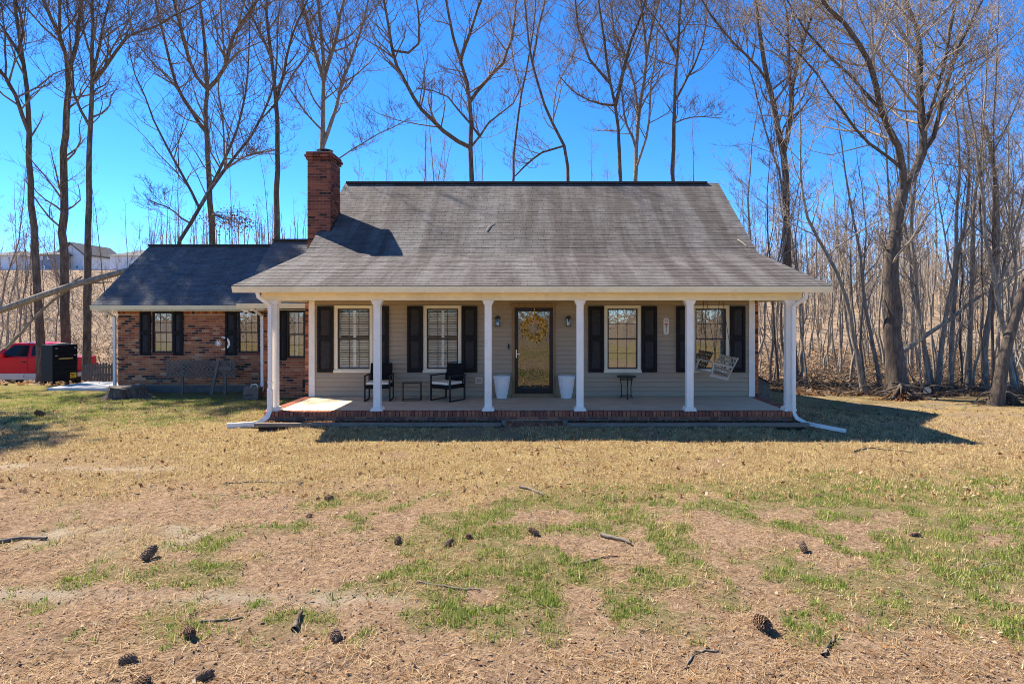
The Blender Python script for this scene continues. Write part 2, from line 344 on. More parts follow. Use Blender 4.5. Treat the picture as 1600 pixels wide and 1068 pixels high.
# ------------------------------------------------------------------ ground
def masks(x, y):
    n1 = fbm(x * .5, y * .5, 3); n2 = fbm(x * 1.3, y * 1.3, 9); n3 = fbm(x * .22, y * .22, 21)
    straw = sm((y + (n1 - .5) * 3.5 - 6.9 - np.clip(-x - 3, 0, 6) * .33) / 1.6) * sm((n2 - .12) / .25)
    straw = np.maximum(straw, .55 * sm((n2 - .5) / .15) * sm((y - 4.6) / 2)); straw = np.maximum(straw, sm((2.5 - y) / 2) * sm((n1 - .2) / .2))
    n4 = fbm(x * 2.6, y * 2.6, 55); band = sm((y - 4.05) / .5) * (1 - sm((y - 7.2 - (n3 - .5) * 2 - np.clip(x - 1, 0, 6) * .22) / 1.0))
    g = sm((n4 * .6 + n2 * .35 + n1 * .25 - .515 + .022 * np.clip(x, -3, 5)) / .10) * band * (.25 + .75 * sm((x + 5.0) / 2.5))
    left = sm((-x - 5.0) / 2.5) * sm((y - 11.6 - (n1 - .5) * 2) / 1.6) * sm((21 - y) / 2)
    g = np.maximum(g, left * sm((n2 - .16) / .25)); straw = np.maximum(straw, left * .6)
    g = np.maximum(g, .5 * sm((x - 6) / 2) * sm((y - 16) / 2) * sm((n2 - .5) / .15))
    edge = 19.3 + np.clip(1.5 - np.abs(x - 6), 0, 2) * .5
    lit = np.maximum(sm((y - edge - (n1 - .5) * 1.6) / 1.0) * sm((x - 3) / 2 + (x < 3) * 0), sm((y - 22 - (n1 - .5) * 3) / 3))
    lit = np.maximum(lit, .75 * sm((x - 4) / 4) * sm((y - 9.5) / 3) * sm((n2 - .46) / .12))
    tr = np.exp(-((y - 9.45 - .05 * x + .15 * np.sin(x * .9)) / .16) ** 2) * sm((-x - 4.2) / 2) * sm((n2 - .3) / .2)
    tr = np.maximum(tr, np.exp(-((y - 4.85 + .04 * x) / .13) ** 2) * sm((-x - .6) / 1) * .8)
    tr = np.maximum(tr, sm((-x - 2.6) / 1) * sm((n2 - .5) / .1) * np.exp(-((y - 6.6) / .7) ** 2))
    g = np.maximum(g, sm((1.5 - y) / 2) * sm((n1 - .45) / .1) * .8); lit = np.maximum(lit, sm((-13 - y) / 4))
    return straw, g, lit, np.clip(tr, 0, 1) * (.25 + .6 * sm((n4 - .35) / .25))
def relief(x, y):
    near = sm((26 - y) / 6) * sm((y + 2) / 3)
    return near * ((fbm(x * .7, y * .7, 31) - .5) * .07 + (fbm(x * 3.5, y * 3.5, 41) - .5) * .055 + (fbm(x * 9, y * 9, 43, 2) - .5) * .028 * sm((9 - y) / 2))
def G(x, y): return H(x, y) + relief(np.asarray(x, float), np.asarray(y, float))
xs = np.unique(np.concatenate([np.arange(-5.2, 5.21, .05), np.arange(-9, 9.01, .1), np.linspace(-32, -9, 70), np.linspace(9, 32, 70), np.linspace(-120, -32, 45), np.linspace(32, 120, 45), np.array([-900, -500, -300, -200, 200, 300, 500, 900])]).round(4))
ys = np.unique(np.concatenate([np.arange(3.3, 7.2, .05), np.arange(3, 13.01, .1), np.linspace(13, 30, 90), np.linspace(30, 120, 60), np.linspace(-60, 3, 40), np.array([-600, -300, -150, 150, 200, 300, 500, 900, 1500])]).round(4))
gx, gy = np.meshgrid(xs, ys); V = np.stack([gx, gy, G(gx, gy)], -1).reshape(-1, 3)
ny, nx = gx.shape; ii, jj = np.meshgrid(np.arange(ny - 1), np.arange(nx - 1), indexing='ij'); q = (ii * nx + jj).ravel()
me = np_mesh('ground', V, np.stack([q, q + 1, q + nx + 1, q + nx], 1)); me.materials.append(M['ground'])
me.polygons.foreach_set('use_smooth', np.ones(len(me.polygons), bool))
for nm, a in zip(('straw', 'green', 'litter', 'track'), masks(V[:, 0], V[:, 1])):
    at = me.attributes.new(nm, 'FLOAT', 'POINT'); at.data.foreach_set('value', a.astype(np.float32))
ground = link_mesh('ground', me); tag(ground, kind='structure')

# ------------------------------------------------------------------ house
house = thing('house', (0, 14.7, 0), 'one and a half storey house with taupe siding, brick wing and full front porch', 'house')
WY = 14.70; FZ = .30; HW = 5.27; S = WY / FPX
def wx(px): return (px - VX) * S
def wz(py): return CZ + (VY - py) * S
rnd = random.Random(5)

# bricks -------------------------------------------------------------
BL, BH, BD, JT = .190, .056, .05, .013
brick_me = {}
def brick_mesh(l, h, d, mat):
    k = (round(l, 3), round(h, 3), round(d, 3), mat)
    if k not in brick_me:
        brick_me[k] = MB().box(-l / 2, l / 2, -d / 2, d / 2, -h / 2, h / 2).mesh('brick', M[mat], bevel=.003)
    return brick_me[k]
def brick_rows(u0, u1, z0, z1, holes=(), soldier_top=False):
    """yield (ucentre, zcentre, length, height) for a running bond wall with holes (u0,u1,z0,z1)"""
    out = []; z = z0; i = 0; ch = BH + JT
    while z + BH <= z1 + .012:
        u = u0 - (i % 2) * (BL + JT) / 2
        while u < u1:
            a, b = max(u, u0), min(u + BL, u1)
            segs = [(a, b)] if b - a > .025 else []
            for (h0, h1, g0, g1) in holes:
                if z + BH > g0 and z < g1:
                    ns = []
                    for (a_, b_) in segs:
                        if b_ <= h0 or a_ >= h1: ns.append((a_, b_)); continue
                        if a_ < h0 - .02: ns.append((a_, h0))
                        if b_ > h1 + .02: ns.append((h1, b_))
                    segs = ns
            out += [((a + b) / 2, z + BH / 2, b - a, BH) for a, b in segs]
            u += BL + JT
        z += ch; i += 1
    return out
def brick_stuff(rows, yface, mat, parent, axis='x', outward=-1):
    mb = MB()
    for (u, z, l, h) in rows:
        d = rnd.uniform(-.003, .003)
        if axis == 'x': mb.box(u - l / 2, u + l / 2, yface + d, yface + .06, z - h / 2, z + h / 2)
        else:
            a, b = sorted((yface + d, yface - outward * .06)); mb.box(a, b, u - l / 2, u + l / 2, z - h / 2, z + h / 2)
    o = mb.build('bricks', M[mat], parent); o['kind'] = 'stuff'; return o
def brick_parts(rows, yface, mat, parent, axis='x', outward=-1):
    for (u, z, l, h) in rows:
        l = round(l, 2); d = rnd.uniform(-.003, .003); o = link_mesh('brick', brick_mesh(l - .002 if l > .1 else l, h, BD, mat))
        if axis == 'x': o.location = (u, yface + BD / 2 + d, z)
        else: o.location = (yface - outward * (BD / 2 + d), u, z); o.rotation_euler = (0, 0, math.pi / 2)
        adopt(o, parent)

# porch ---------------------------------------------------------------
PX, PY0 = 5.38, 12.42
porch = MB().box(-PX + .03, PX - .03, PY0 + .03, 15.2, -.3, FZ - .105).build('porch_base', M['mortar'], house)
MB().box(-PX + .21, PX - .21, PY0 + .205, WY + .05, FZ - .12, FZ - .004).build('porch_floor', M['concrete'], house)
rowl = brick_mesh(.065, .095, .2, 'brick_porch')
n = int((2 * PX) / .0755)
for i in range(n):
    o = link_mesh('brick', rowl); o.location = (-PX + .037 + i * (2 * PX - .074) / (n - 1), PY0 + .1 + rnd.uniform(-.003, .003), FZ - .0475 + rnd.uniform(-.002, .002)); adopt(o, porch)
mb = MB()
for sx in (-1, 1):
    for i in range(29):
        y = PY0 + .245 + i * .0755
        if y < WY + .1: mb.box(*sorted((sx * (PX - .2), sx * PX)), y - .0325, y + .0325, FZ - .095, FZ)
mb.build('edge_bricks', M['brick_porch'], porch)['kind'] = 'stuff'
rows = brick_rows(-PX + .02, PX - .02, FZ - .105 - 5 * .067, FZ - .112)
brick_stuff(rows, PY0 + .02, 'brick_porch', porch)
for sx in (-1, 1): brick_stuff(brick_rows(PY0 + .03, WY + .3, FZ - .105 - 5 * .067, FZ - .112), sx * (PX - .02), 'brick_porch', porch, 'y', sx)
# brick step before the door
st = MB().box(wx(790) * .86, wx(885) * .86 + .02, 12.05, PY0 + .03, -.2, .06).build('step_base', M['mortar'], house)
sr = brick_mesh(.065, .07, .19, 'brick_porch'); x0, x1 = wx(790) * .86 + .035, wx(885) * .86 - .02
for r_ in range(2):
    for i in range(int((x1 - x0) / .0755) + 1):
        if r_ == 0:
            o = link_mesh('brick', sr); o.location = (x0 + i * .0755, 12.13, .075 + rnd.uniform(-.004, .004)); adopt(o, st)
brick_stuff([(x0 + i * .204 + .07, .005, .19, .057) for i in range(6)], 12.04, 'brick_porch', st)

# front wall with lapped siding ----------------------------------------
wins = [(523, 583, 'louver'), (662, 721, 'louver'), (944, 1001, 'shade'), (1081, 1139, 'dark')]
WT, WB = wz(477), wz(581)
DX0, DX1, DT = wx(800), wx(868), wz(475.5)
front = MB().box(-HW, HW, WY + .01, WY + .05, -.1, 2.95).build('front_wall', M['siding'], house)
# wall backing would cover the windows: cut by building it from strips instead
bpy.data.objects.remove(front)
opens = [(wx(a) + .03, wx(b) - .03, WB + .03, WT - .03) for a, b, _ in wins] + [(DX0 + .03, DX1 - .03, FZ - .2, DT - .03)]
opens.sort(); mb = MB(); cur = -HW
for (a, b, c, d) in opens:
    mb.box(cur, a, WY + .005, WY + .06, -.1, 2.95); mb.box(a, b, WY + .005, WY + .06, d, 2.95)
    if c > FZ: mb.box(a, b, WY + .005, WY + .06, -.1, c)
    cur = b
mb.box(cur, HW, WY + .005, WY + .06, -.1, 2.95)
front = mb.build('front_wall', M['siding'], house)
EXPO = .1075
def siding_piece(a, b, z0, z1, zb):
    mb = MB(); t = lambda z: WY - .030 + .027 * (z - zb) / EXPO; z0 = z0 + (.018 if z0 == zb else 0)
    mb.prism([(t(z0), z0), (WY + .004, z0), (WY + .004, z1), (t(z1), z1)], a, b, 'x'); mb.build('siding_board', M['siding'], front)
z = FZ + .01
while z < 2.8:
    z1 = z + EXPO; cur = -HW + .1; segs = []
    for (a, b, c, d) in opens:
        if z1 <= c or z >= d: continue
        segs.append((cur, a, z, z1)); cur = b
        if z < c: segs.append((a, b, z, c))
        if z1 > d: segs.append((a, b, d, z1))
    segs.append((cur, HW - .1, z, z1))
    for (a, b, p, q_) in segs:
        if b - a > .02: siding_piece(a, b, p, q_ , z)
    z = z1
for sx in (-1, 1):
    MB().box(*sorted((sx * (HW - .13), sx * (HW + .01))), WY - .03, WY + .06, FZ, 2.75).build('corner_trim', M['white'], house)

# windows -------------------------------------------------------------
def window(px0, px1, kind, x0=None, x1=None, z0=None, z1=None, y=WY, cas=True):
    if x0 is None: x0, x1, z0, z1 = wx(px0), wx(px1), WB, WT
    mb = MB(); cw = .075 if cas else .02
    mb.frame(x0, x1, z0, z1, cw, y - .035, y + .10)
    if cas: mb.box(x0 - .02, x1 + .02, y - .06, y - .0355, z0 - .012, z0 + .05)
    w = mb.build('window', M['casing'] if cas else M['sash'], house)
    a, b, c, d = x0 + cw, x1 - cw, z0 + cw, z1 - cw; mid = (c + d) / 2
    for (u, v, yy) in ((mid - .02, d, y + .005), (c, mid + .02, y + .022)):
        MB().frame(a, b, u, v, .034, yy - .012, yy + .012).build('sash', M['sash'], w)
        mu = MB(); g0, g1, k0, k1 = a + .034, b - .034, u + .034, v - .034
        for i in (1, 2): xx = g0 + (g1 - g0) * i / 3; mu.box(xx - .007, xx + .007, yy - .004, yy + .010, k0, k1)
        zz = (k0 + k1) / 2; mu.box(g0, g1, yy - .0025, yy + .0085, zz - .007, zz + .007); mu.build('muntin', M['sash'], w)
        MB().box(g0, g1, yy - .002, yy + .001, k0, k1).build('pane', M['glass'] if kind not in ('louver',) else M['glass_low'], w)
    MB().box(a - .05, b + .05, y + .35, y + .37, c - .05, d + .05).build('unlit_room_panel', M['interior'], w)  # near-black panel added behind the sashes, stands in for room shade
    mb = MB(); mb.box(a - .06, a - .05, y + .1, y + .36, c - .05, d + .05); mb.box(b + .05, b + .06, y + .1, y + .36, c - .05, d + .05); mb.box(a - .05, b + .05, y + .1, y + .35, d + .05, d + .06); mb.box(a - .05, b + .05, y + .1, y + .35, c - .06, c - .05); mb.build('unlit_room_sides', M['interior'], w)  # box sides painted near-black too, room shade put into the colour
    if kind in ('louver', 'louver_small'):
        xm = (a + b) / 2; fr = MB(); fr.box(xm - .032, xm + .032, y + .065, y + .095, c, d)
        for (p, q_) in ((a, a + .03), (b - .03, b)): fr.box(p, q_, y + .065, y + .095, c, d)
        for zz in (c, mid - .03, d - .05): fr.box(a + .03, xm - .032, y + .067, y + .093, zz, zz + .05); fr.box(xm + .032, b - .03, y + .067, y + .093, zz, zz + .05)
        fr.build('shutter_frame', M['louver'], w)
        lw = xm - .032 - a - .034; lm = MB().obox((0, 0, 0), (lw, .052, .007), Matrix.Rotation(math.radians(-44), 3, 'X')).mesh('louver', M['louver'])
        zz = c + .08
        while zz < d - .07:
            if abs(zz - mid) > .05:
                for xc in ((a + .03 + xm - .032) / 2, (b - .03 + xm + .032) / 2):
                    o = link_mesh('louver', lm); o.location = (xc, y + .08, zz); adopt(o, w)
            zz += .056
    elif kind == 'shade': MB().box(a, b, y + .09, y + .097, c, d - .12).build('roller_shade', M['shade'], w)
    elif kind == 'grey': MB().box(a, b, y + .09, y + .097, c, d - .30).build('roller_shade', M['shade_grey'], w)
    return w
def shutter(x0, x1, z0, z1, y):
    s = MB().frame(x0, x1, z0, z1, .055, y - .035, y - .004)
    zm = (z0 + z1) / 2 + .02; s.box(x0 + .055, x1 - .055, y - .035, y - .004, zm - .04, zm + .04)
    s.box(x0 + .055, x1 - .055, y - .012, y - .005, z0 + .055, zm - .04); s.box(x0 + .055, x1 - .055, y - .012, y - .005, zm + .04, z1 - .055)
    o = s.build('shutter', M['shutter'], house)
    for (a, b) in ((z0 + .055, zm - .04), (zm + .04, z1 - .055)):
        p = MB(); xa, xb = x0 + .055, x1 - .055; i = .022; k = .05
        p.add([(xa + i, y - .0125, a + i), (xb - i, y - .0125, a + i), (xb - i, y - .0125, b - i), (xa + i, y - .0125, b - i),
               (xa + k, y - .028, a + k), (xb - k, y - .028, a + k), (xb - k, y - .028, b - k), (xa + k, y - .028, b - k)],
              [(0, 1, 5, 4), (1, 2, 6, 5), (2, 3, 7, 6), (3, 0, 4, 7), (4, 5, 6, 7)]); p.build('panel', M['shutter_panel'], o)
for a, b, k in wins: window(a, b, k)
for a, b in ((497, 521.5), (584.5, 608), (637, 661), (722, 746), (919, 943), (1002, 1026), (1056, 1080), (1140, 1163.5)):
    shutter(wx(a), wx(b), wz(581), wz(478), WY - .032)

# door ---------------------------------------------------------------
mb = MB(); mb.box(DX0, DX0 + .062, WY - .04, WY + .08, FZ, DT); mb.box(DX1 - .062, DX1, WY - .04, WY + .08, FZ, DT); mb.box(DX0 + .062, DX1 - .062, WY - .04, WY + .08, DT - .075, DT)
mb.box(DX0 - .02, DX1 + .02, WY - .055, WY - .0405, DT - .03, DT + .03)
mb.box(DX0 - .01, DX1 + .01, WY - .09, WY + .08, FZ - .002, FZ + .075)
doorf = mb.build('door_frame', M['door_frame'], house)
a, b, c, d = DX0 + .062, DX1 - .062, FZ + .08, DT - .078
mb = MB(); mb.box(a, a + .085, WY - .03, WY, c, d); mb.box(b - .085, b, WY - .03, WY, c, d); mb.box(a + .085, b - .085, WY - .03, WY, c, c + .12); mb.box(a + .085, b - .085, WY - .03, WY, d - .09, d)
door = mb.build('storm_door', M['door_black'], house)
MB().box(a + .085, b - .085, WY - .016, WY - .011, c + .12, d - .09).build('pane', M['glass_door'], door)
hd = MB().box(a + .03, a + .055, WY - .036, WY - .0305, 1.22, 1.41); hd.bar((a + .042, WY - .06, 1.31), (a + .13, WY - .06, 1.31), .014, .02); hd.bar((a + .042, WY - .03, 1.31), (a + .042, WY - .065, 1.31), .014, .014); hd.build('handle', M['metal_light'], door)
idr = MB().box(a, b, WY + .13, WY + .17, FZ, d).build('inner_door', M['inner_door'], house)
for (u0, u1) in ((a + .1, (a + b) / 2 - .04), ((a + b) / 2 + .04, b - .1)):
    for (v0, v1) in ((FZ + .2, 1.05), (1.2, 2.2)): MB().box(u0, u1, WY + .115, WY + .1295, v0, v1).build('panel', M['inner_door'], idr)
# columns and beam ------------------------------------------------------
D1 = 12.6; BB = 2.53
for px in (429, 590, 763, 906, 1077, 1232):
    x = (px - VX) * D1 / FPX; w = .071
    c = MB().box(x - w, x + w, D1 - w, D1 + w, FZ + .03, BB - .06).build('column', M['white'], house, bevel=.006)
    MB().prism([(x - .12, FZ), (x + .12, FZ), (x + .12, FZ + .03), (x + .085, FZ + .075), (x - .085, FZ + .075), (x - .12, FZ + .03)], D1 - .12, D1 + .12).build('column_base', M['white'], c)
    MB().prism([(x - .079, BB - .09), (x + .079, BB - .09), (x + .115, BB), (x - .115, BB)], D1 - .09, D1 + .09).build('column_cap', M['white'], c)
MB().box(-5.46, 5.46, D1 - .075, D1 + .075, BB, 2.72).build('porch_beam', M['cream'], house)
for sx in (-1, 1): MB().box(*sorted((sx * 5.31, sx * 5.455)), D1 + .075, WY + .3, BB + .003, 2.72).build('side_beam', M['cream'], house)
MB().box(-5.31, 5.31, D1 + .076, WY, 2.60, 2.63).build('porch_ceiling', M['cream'], house)
MB().box(-5.86, 5.86, 12.28, D1 + .3, 2.721, 2.735).build('soffit', M['cream'], house)
for sx in (-1, 1): MB().box(*sorted((sx * 5.46, sx * 5.86)), D1 + .301, 15.3, 2.721, 2.735).build('soffit', M['cream'], house)
# gutter profile
def gutter(x0, x1, y, z1, h=.125):
    return MB().prism([(y, z1), (y + .012, z1), (y + .012, z1 - .02), (y + .095, z1 - .02), (y + .095, z1 - h), (y + .03, z1 - h), (y + .008, z1 - h * .45), (y, z1 - h * .2)], x0, x1, 'x').build('gutter', M['cream'], house)
gutter(-5.88, 5.90, 12.14, 2.80)
# downspouts
def spout(pts, w=.072, d=.058, mat='white'):
    o = MB().duct(pts, w, d).build('downspout', M[mat], house)
    for k in range(len(pts) - 1):
        a, b = Vector(pts[k]), Vector(pts[k + 1])
        if b.z < a.z - .8:
            for f in (.03, .35, .92): c = a.lerp(b, f); MB().box(c.x - w / 2 - .004, c.x + w / 2 + .004, c.y - d / 2 - .004, c.y + d / 2 + .004, c.z - .018, c.z + .018).build('strap', M[mat], o)
    return o
xl = (421 - VX) * 12.42 / FPX
spout([(xl - .16, 12.24, 2.70), (xl - .15, 12.26, 2.60), (xl - .06, 12.38, 2.50), (xl, 12.45, 2.42), (xl, 12.45, .75)]).name
o = spout([(xl, 12.45, .748), (xl, 12.45, .30), (xl - .03, 12.40, .20), (xl - .15, 12.36, .10), (xl - .30, 12.34, .065), (-6.02, 12.25, .05)], .095, .075)
xr = (1241 - VX) * 12.42 / FPX
spout([(xr + .17, 12.24, 2.70), (xr + .16, 12.26, 2.58), (xr + .06, 12.38, 2.48), (xr, 12.45, 2.40), (xr, 12.45, .28), (xr + .04, 12.38, .17), (xr + .16, 12.25, .10), (xr + .72, 11.80, .03)])
# roof -----------------------------------------------------------------
KY, KZ, RY, RZ, EY, EZ, RW, EW = 15.0, 3.72, 18.2, 6.09, 12.17, 2.805, 5.47, 5.88
mb = MB(); T = .10
def slab(pts, t):
    n = len(pts); mb.add(list(pts) + [(p[0], p[1], p[2] - t) for p in pts], [tuple(range(n)), tuple(range(n, 2 * n))[::-1]] + [(i, i + n, (i + 1) % n + n, (i + 1) % n) for i in range(n)])
slab([(-EW, EY, EZ), (EW, EY, EZ), (RW, KY, KZ), (-RW, KY, KZ)], .07); slab([(-RW, KY, KZ), (RW, KY, KZ), (RW, RY, RZ), (-RW, RY, RZ)], .12)
slab([(-RW, RY, RZ), (RW, RY, RZ), (RW, 22.2, 3.1), (-RW, 22.2, 3.1)], .12)
roof = mb.build('roof', M['roof_deck'], house)
MB().box(-RW + .05, RW - .35, RY - .13, RY + .13, RZ - .03, RZ + .028).build('ridge_cap', M['roof_deck'], roof)
tab_me = {}
def shingles(parent, p0, p1, wl, wr, mat, n_single=0, seed=1, tabw=.305, ex=.127):
    """lapped three-tab courses on the plane from eave line (y,z)=p0 to ridge line p1; wl, wr: edges at (eave, ridge)"""
    r = random.Random(seed); (y0, z0), (y1, z1) = p0, p1; L = math.hypot(y1 - y0, z1 - z0); cy, cz = (y1 - y0) / L, (z1 - z0) / L; ang = math.atan2(cz, cy)
    rows = int(math.ceil(L / ex)); single = 0; mb = MB()
    for i in range(rows):
        v = i * ex; t = v / L; a = wl[0] + (wl[1] - wl[0]) * t; b = wr[0] + (wr[1] - wr[0]) * t
        u = a - (i % 2) * tabw / 2 - (.03 if i % 4 > 1 else 0); ln = min(ex + .028, L - v + .01)
        while u < b - .01:
            s0, s1 = max(u, a), min(u + tabw - .006, b); u += tabw
            if s1 - s0 < .03: continue
            th = .008 + r.uniform(-.002, .003); w = s1 - s0; dv = r.uniform(-.004, .004); bz = .002 + r.uniform(0, .0015)
            if single < n_single and w > tabw - .01:
                single += 1
                if mat not in tab_me: tab_me[mat] = MB().hexa([(0, 0, 0), (tabw - .006, 0, 0), (tabw - .006, ex + .028, 0), (0, ex + .028, 0), (0, 0, .0085), (tabw - .006, 0, .0085), (tabw - .006, ex + .028, .002), (0, ex + .028, .002)]).mesh('shingle', M[mat])
                o = link_mesh('shingle', tab_me[mat]); o.location = (s0, y0 + cy * (v + dv) - cz * bz, z0 + cz * (v + dv) + cy * bz); o.rotation_euler = (ang, 0, 0); adopt(o, parent); continue
            def q(x, vv, nn): return (x, y0 + cy * vv - cz * nn, z0 + cz * vv + cy * nn)
            va = v + dv; vb = va + ln
            mb.hexa([q(s0, va, bz), q(s1, va, bz), q(s1, vb, bz), q(s0, vb, bz), q(s0, va, bz + th), q(s1, va, bz + th), q(s1, vb, bz + .002), q(s0, vb, bz + .002)])
    me = bpy.data.meshes.new('shingles'); me.from_pydata(mb.v, [], mb.f); me.update(); me.materials.append(M[mat]); o = link_mesh('shingles', me, parent); o['kind'] = 'stuff'
shingles(roof, (EY, EZ), (KY, KZ), (-EW, -RW), (EW, RW), 'shingle', 300, 1)
shingles(roof, (KY, KZ), (RY, RZ), (-RW, -RW), (RW, RW), 'shingle', 0, 2)
mb = MB()
for sx in (-1, 1):
    mb.prism([(EY + .12, EZ - .0), (KY, KZ - .02), (RY, RZ - .03), (RY, RZ - .2), (KY, KZ - .2), (EY + .12, EZ - .08)], *sorted((sx * (RW - .03), sx * (RW - .055))), 'x')
mb.build('rake_board', M['cream'], roof)
# gable end walls of the main house (brick veneer proud of the siding)
for sx in (-1, 1):
    g = MB().prism([(WY + .07, -.4), (21.5, -.4), (21.5, 3.3), (RY, RZ - .25), (KY, KZ - .25), (WY + .07, 3.3)], *sorted((sx * (HW - .1), sx * (HW + .04))), 'x').build('gable_wall', M['mortar'], house)
    brick_stuff(brick_rows(WY + .0, 18.5 if sx < 0 else 21.4, -.25, 2.6), sx * (HW + .09), 'brick', g, 'y', sx)
    brick_stuff([(sx * (HW + .055), -.2 + i * .067, .09, .057) for i in range(43)], WY - .004, 'brick', g)
MB().box(-HW, HW, 21.3, 21.5, -.4, 3.2).build('rear_wall', M['mortar'], house)

# chimney ---------------------------------------------------------------
CX0, CX1, CY0, CY1, CT = -5.74, -5.15, 15.86, 16.66, 6.20
ch = MB().box(CX0 + .009, CX1 - .009, CY0 + .009, CY1 - .009, -.3, CT + .12).build('chimney', M['mortar_dark'], house)
rows = brick_rows(CX0, CX1, 3.45, CT); brick_parts(rows, CY0, 'brick_chimney', ch)
rows = brick_rows(CY0 + .055, CY1, 4.1, CT); brick_stuff(rows, CX1, 'brick_chimney', ch, 'y', 1)
brick_stuff(brick_rows(CY0 + .055, CY1, 2.5, CT), CX0, 'brick_chimney', ch, 'y', -1)
for k, (e, z) in enumerate(((.03, CT), (.06, CT + .067), (.03, CT + .134))):
    brick_stuff(brick_rows(CX0 - e, CX1 + e, z, z + .06), CY0 - e, 'brick_chimney', ch); brick_stuff(brick_rows(CY0 - e + .06, CY1 + e, z, z + .06), CX1 + e, 'brick_chimney', ch, 'y', 1)
    brick_stuff(brick_rows(CY0 - e + .06, CY1 + e, z, z + .06), CX0 - e, 'brick_chimney', ch, 'y', -1)
MB().box(CX0 - .02, CX1 + .02, CY0 - .02, CY1 + .02, CT + .18, CT + .205).build('chimney_crown', M['block'], ch)
cxm, cym = (CX0 + CX1) / 2 + .02, (CY0 + CY1) / 2
cap = MB().lathe([(.15, 0), (.15, .03), (.12, .04), (.12, .10)], (cxm, cym, CT + .2), 16); cap.lathe([(.21, 0), (.21, .012), (.12, .04), (.02, .05)], (cxm, cym, CT + .32), 16)
for k in range(4):
    a_ = k * math.pi / 2 + .4; cap.bar((cxm + .13 * math.cos(a_), cym + .13 * math.sin(a_), CT + .25), (cxm + .17 * math.cos(a_), cym + .17 * math.sin(a_), CT + .325), .02, .01)
cap.build('flue_cap', M['black_metal'], ch)
MB().prism([(CY0 - .03, 4.28), (CY0 - .03, 4.40), (CY1 + .05, 5.0), (CY1 + .05, 4.88)], CX1 + .002, CX1 + .012, 'x').build('flashing', M['black_metal'], ch)

# brick wing and link ------------------------------------------------------
def gable_roof(x0, x1, ye, ze, yr, zr, seed, deck='roof'):
    global mb
    mb = MB(); slab([(x0, ye, ze), (x1, ye, ze), (x1, yr, zr), (x0, yr, zr)], .08); slab([(x0, yr, zr), (x1, yr, zr), (x1, 2 * yr - ye, ze), (x0, 2 * yr - ye, ze)], .08)
    r = mb.build('roof', M['roof_deck'], house); shingles(r, (ye, ze), (yr, zr), (x0, x0), (x1, x1), 'shingle_wing', 0, seed)
    MB().box(x0, x1, yr - .12, yr + .12, zr - .02, zr + .035).build('ridge_cap', M['roof_deck'], r)
    MB().prism([(ye + .1, ze - .01), (yr, zr - .02), (yr, zr - .19), (ye + .1, ze - .1)], x0 + .012, x0 + .035, 'x').build('rake_board', M['cream'], r)
    return r
WGX0, WGX1, WGY = -11.95, -7.18, 17.9
gable_roof(-12.36, -7.0, 17.40, 2.50, 20.08, 4.46, 11); gutter(-12.36, -7.2, 17.33, 2.495, .13)
MB().box(-12.3, -7.2, 17.44, WGY, 2.33, 2.345).build('soffit', M['cream'], house)
gable_roof(-7.67, -5.3, 16.15, 2.535, 18.45, 4.44, 12); gutter(-7.67, -5.48, 16.08, 2.53, .13)
MB().box(-7.6, -5.4, 16.2, 16.62, 2.36, 2.375).build('soffit', M['cream'], house)
LKY = 16.6
def wing_px(px, Y): return (px - VX) * Y / FPX
ww = [(wing_px(239, WGY), wing_px(271, WGY)), (wing_px(372.5, WGY), wing_px(405, WGY))]; wzt, wzb = CZ + (VY - 487) * WGY / FPX, CZ + (VY - 551) * WGY / FPX
holes = [(a + .02, b - .02, wzb + .02, 2.6) for a, b in ww]
mb = MB(); mb.box(WGX0 + .02, WGX1, WGY + .009, WGY + .12, -.4, wzb + .02); cur = WGX0 + .02
for (a, b, c, d) in holes: mb.box(cur, a, WGY + .009, WGY + .12, wzb + .02, 2.5); cur = b
mb.box(cur, WGX1, WGY + .009, WGY + .12, wzb + .02, 2.5); mb.box(WGX0 + .02, WGX0 + .1, WGY + .12, 22.0, -.4, 2.45)
mb.prism([(17.95, 2.4), (22.2, 2.4), (20.08, 4.3)], WGX0 + .03, WGX0 + .09, 'x')
wing = mb.build('wing_wall', M['mortar'], house)
z0 = .22; brick_stuff(brick_rows(WGX0, WGX1, z0, 2.25, holes), WGY, 'brick', wing)
sold = []
x = WGX0 + .033
while x < WGX1: 
    if not any(a - .02 < x < b + .02 for a, b in ww): sold.append((x, 2.255 + .07, .063, .145))
    x += .074
brick_stuff(sold, WGY - .006, 'brick', wing)
MB().box(WGX0 - .01, WGX1, WGY + .002, WGY + .03, -.3, .205).build('foundation', M['foundation'], wing)
for k, (a, b) in enumerate(ww):
    window(0, 0, ('grey', 'dark')[k], a, b, wzb, wzt, WGY, False)
    MB().box(a - .04, b + .04, WGY - .02, WGY + .03, wzb - .07, wzb - .002).build('sill', M['brick_porch'], wing)
for p0, p1 in ((219.5, 236), (271.5, 287), (353, 371)): shutter(wing_px(p0, WGY), wing_px(p1, WGY), CZ + (VY - 555) * WGY / FPX, CZ + (VY - 487) * WGY / FPX, WGY - .012)
lw0, lw1 = wing_px(449, LKY), wing_px(477, LKY); lzt, lzb = CZ + (VY - 485) * LKY / FPX, CZ + (VY - 559) * LKY / FPX
mb = MB(); mb.box(WGX1 + .02, lw0 + .02, LKY + .009, LKY + .12, -.4, 2.45); mb.box(lw1 - .02, -HW, LKY + .009, LKY + .12, -.4, 2.45); mb.box(lw0 + .02, lw1 - .02, LKY + .009, LKY + .12, -.4, lzb + .02)
mb.box(WGX1 + .02, WGX1 + .12, LKY + .12, WGY + .3, -.4, 2.45)
link_w = mb.build('link_wall', M['mortar'], house)
brick_stuff(brick_rows(WGX1, -HW - .02, -.1, 2.42, [(lw0 + .02, lw1 - .02, lzb + .02, 2.6)]), LKY, 'brick', link_w)
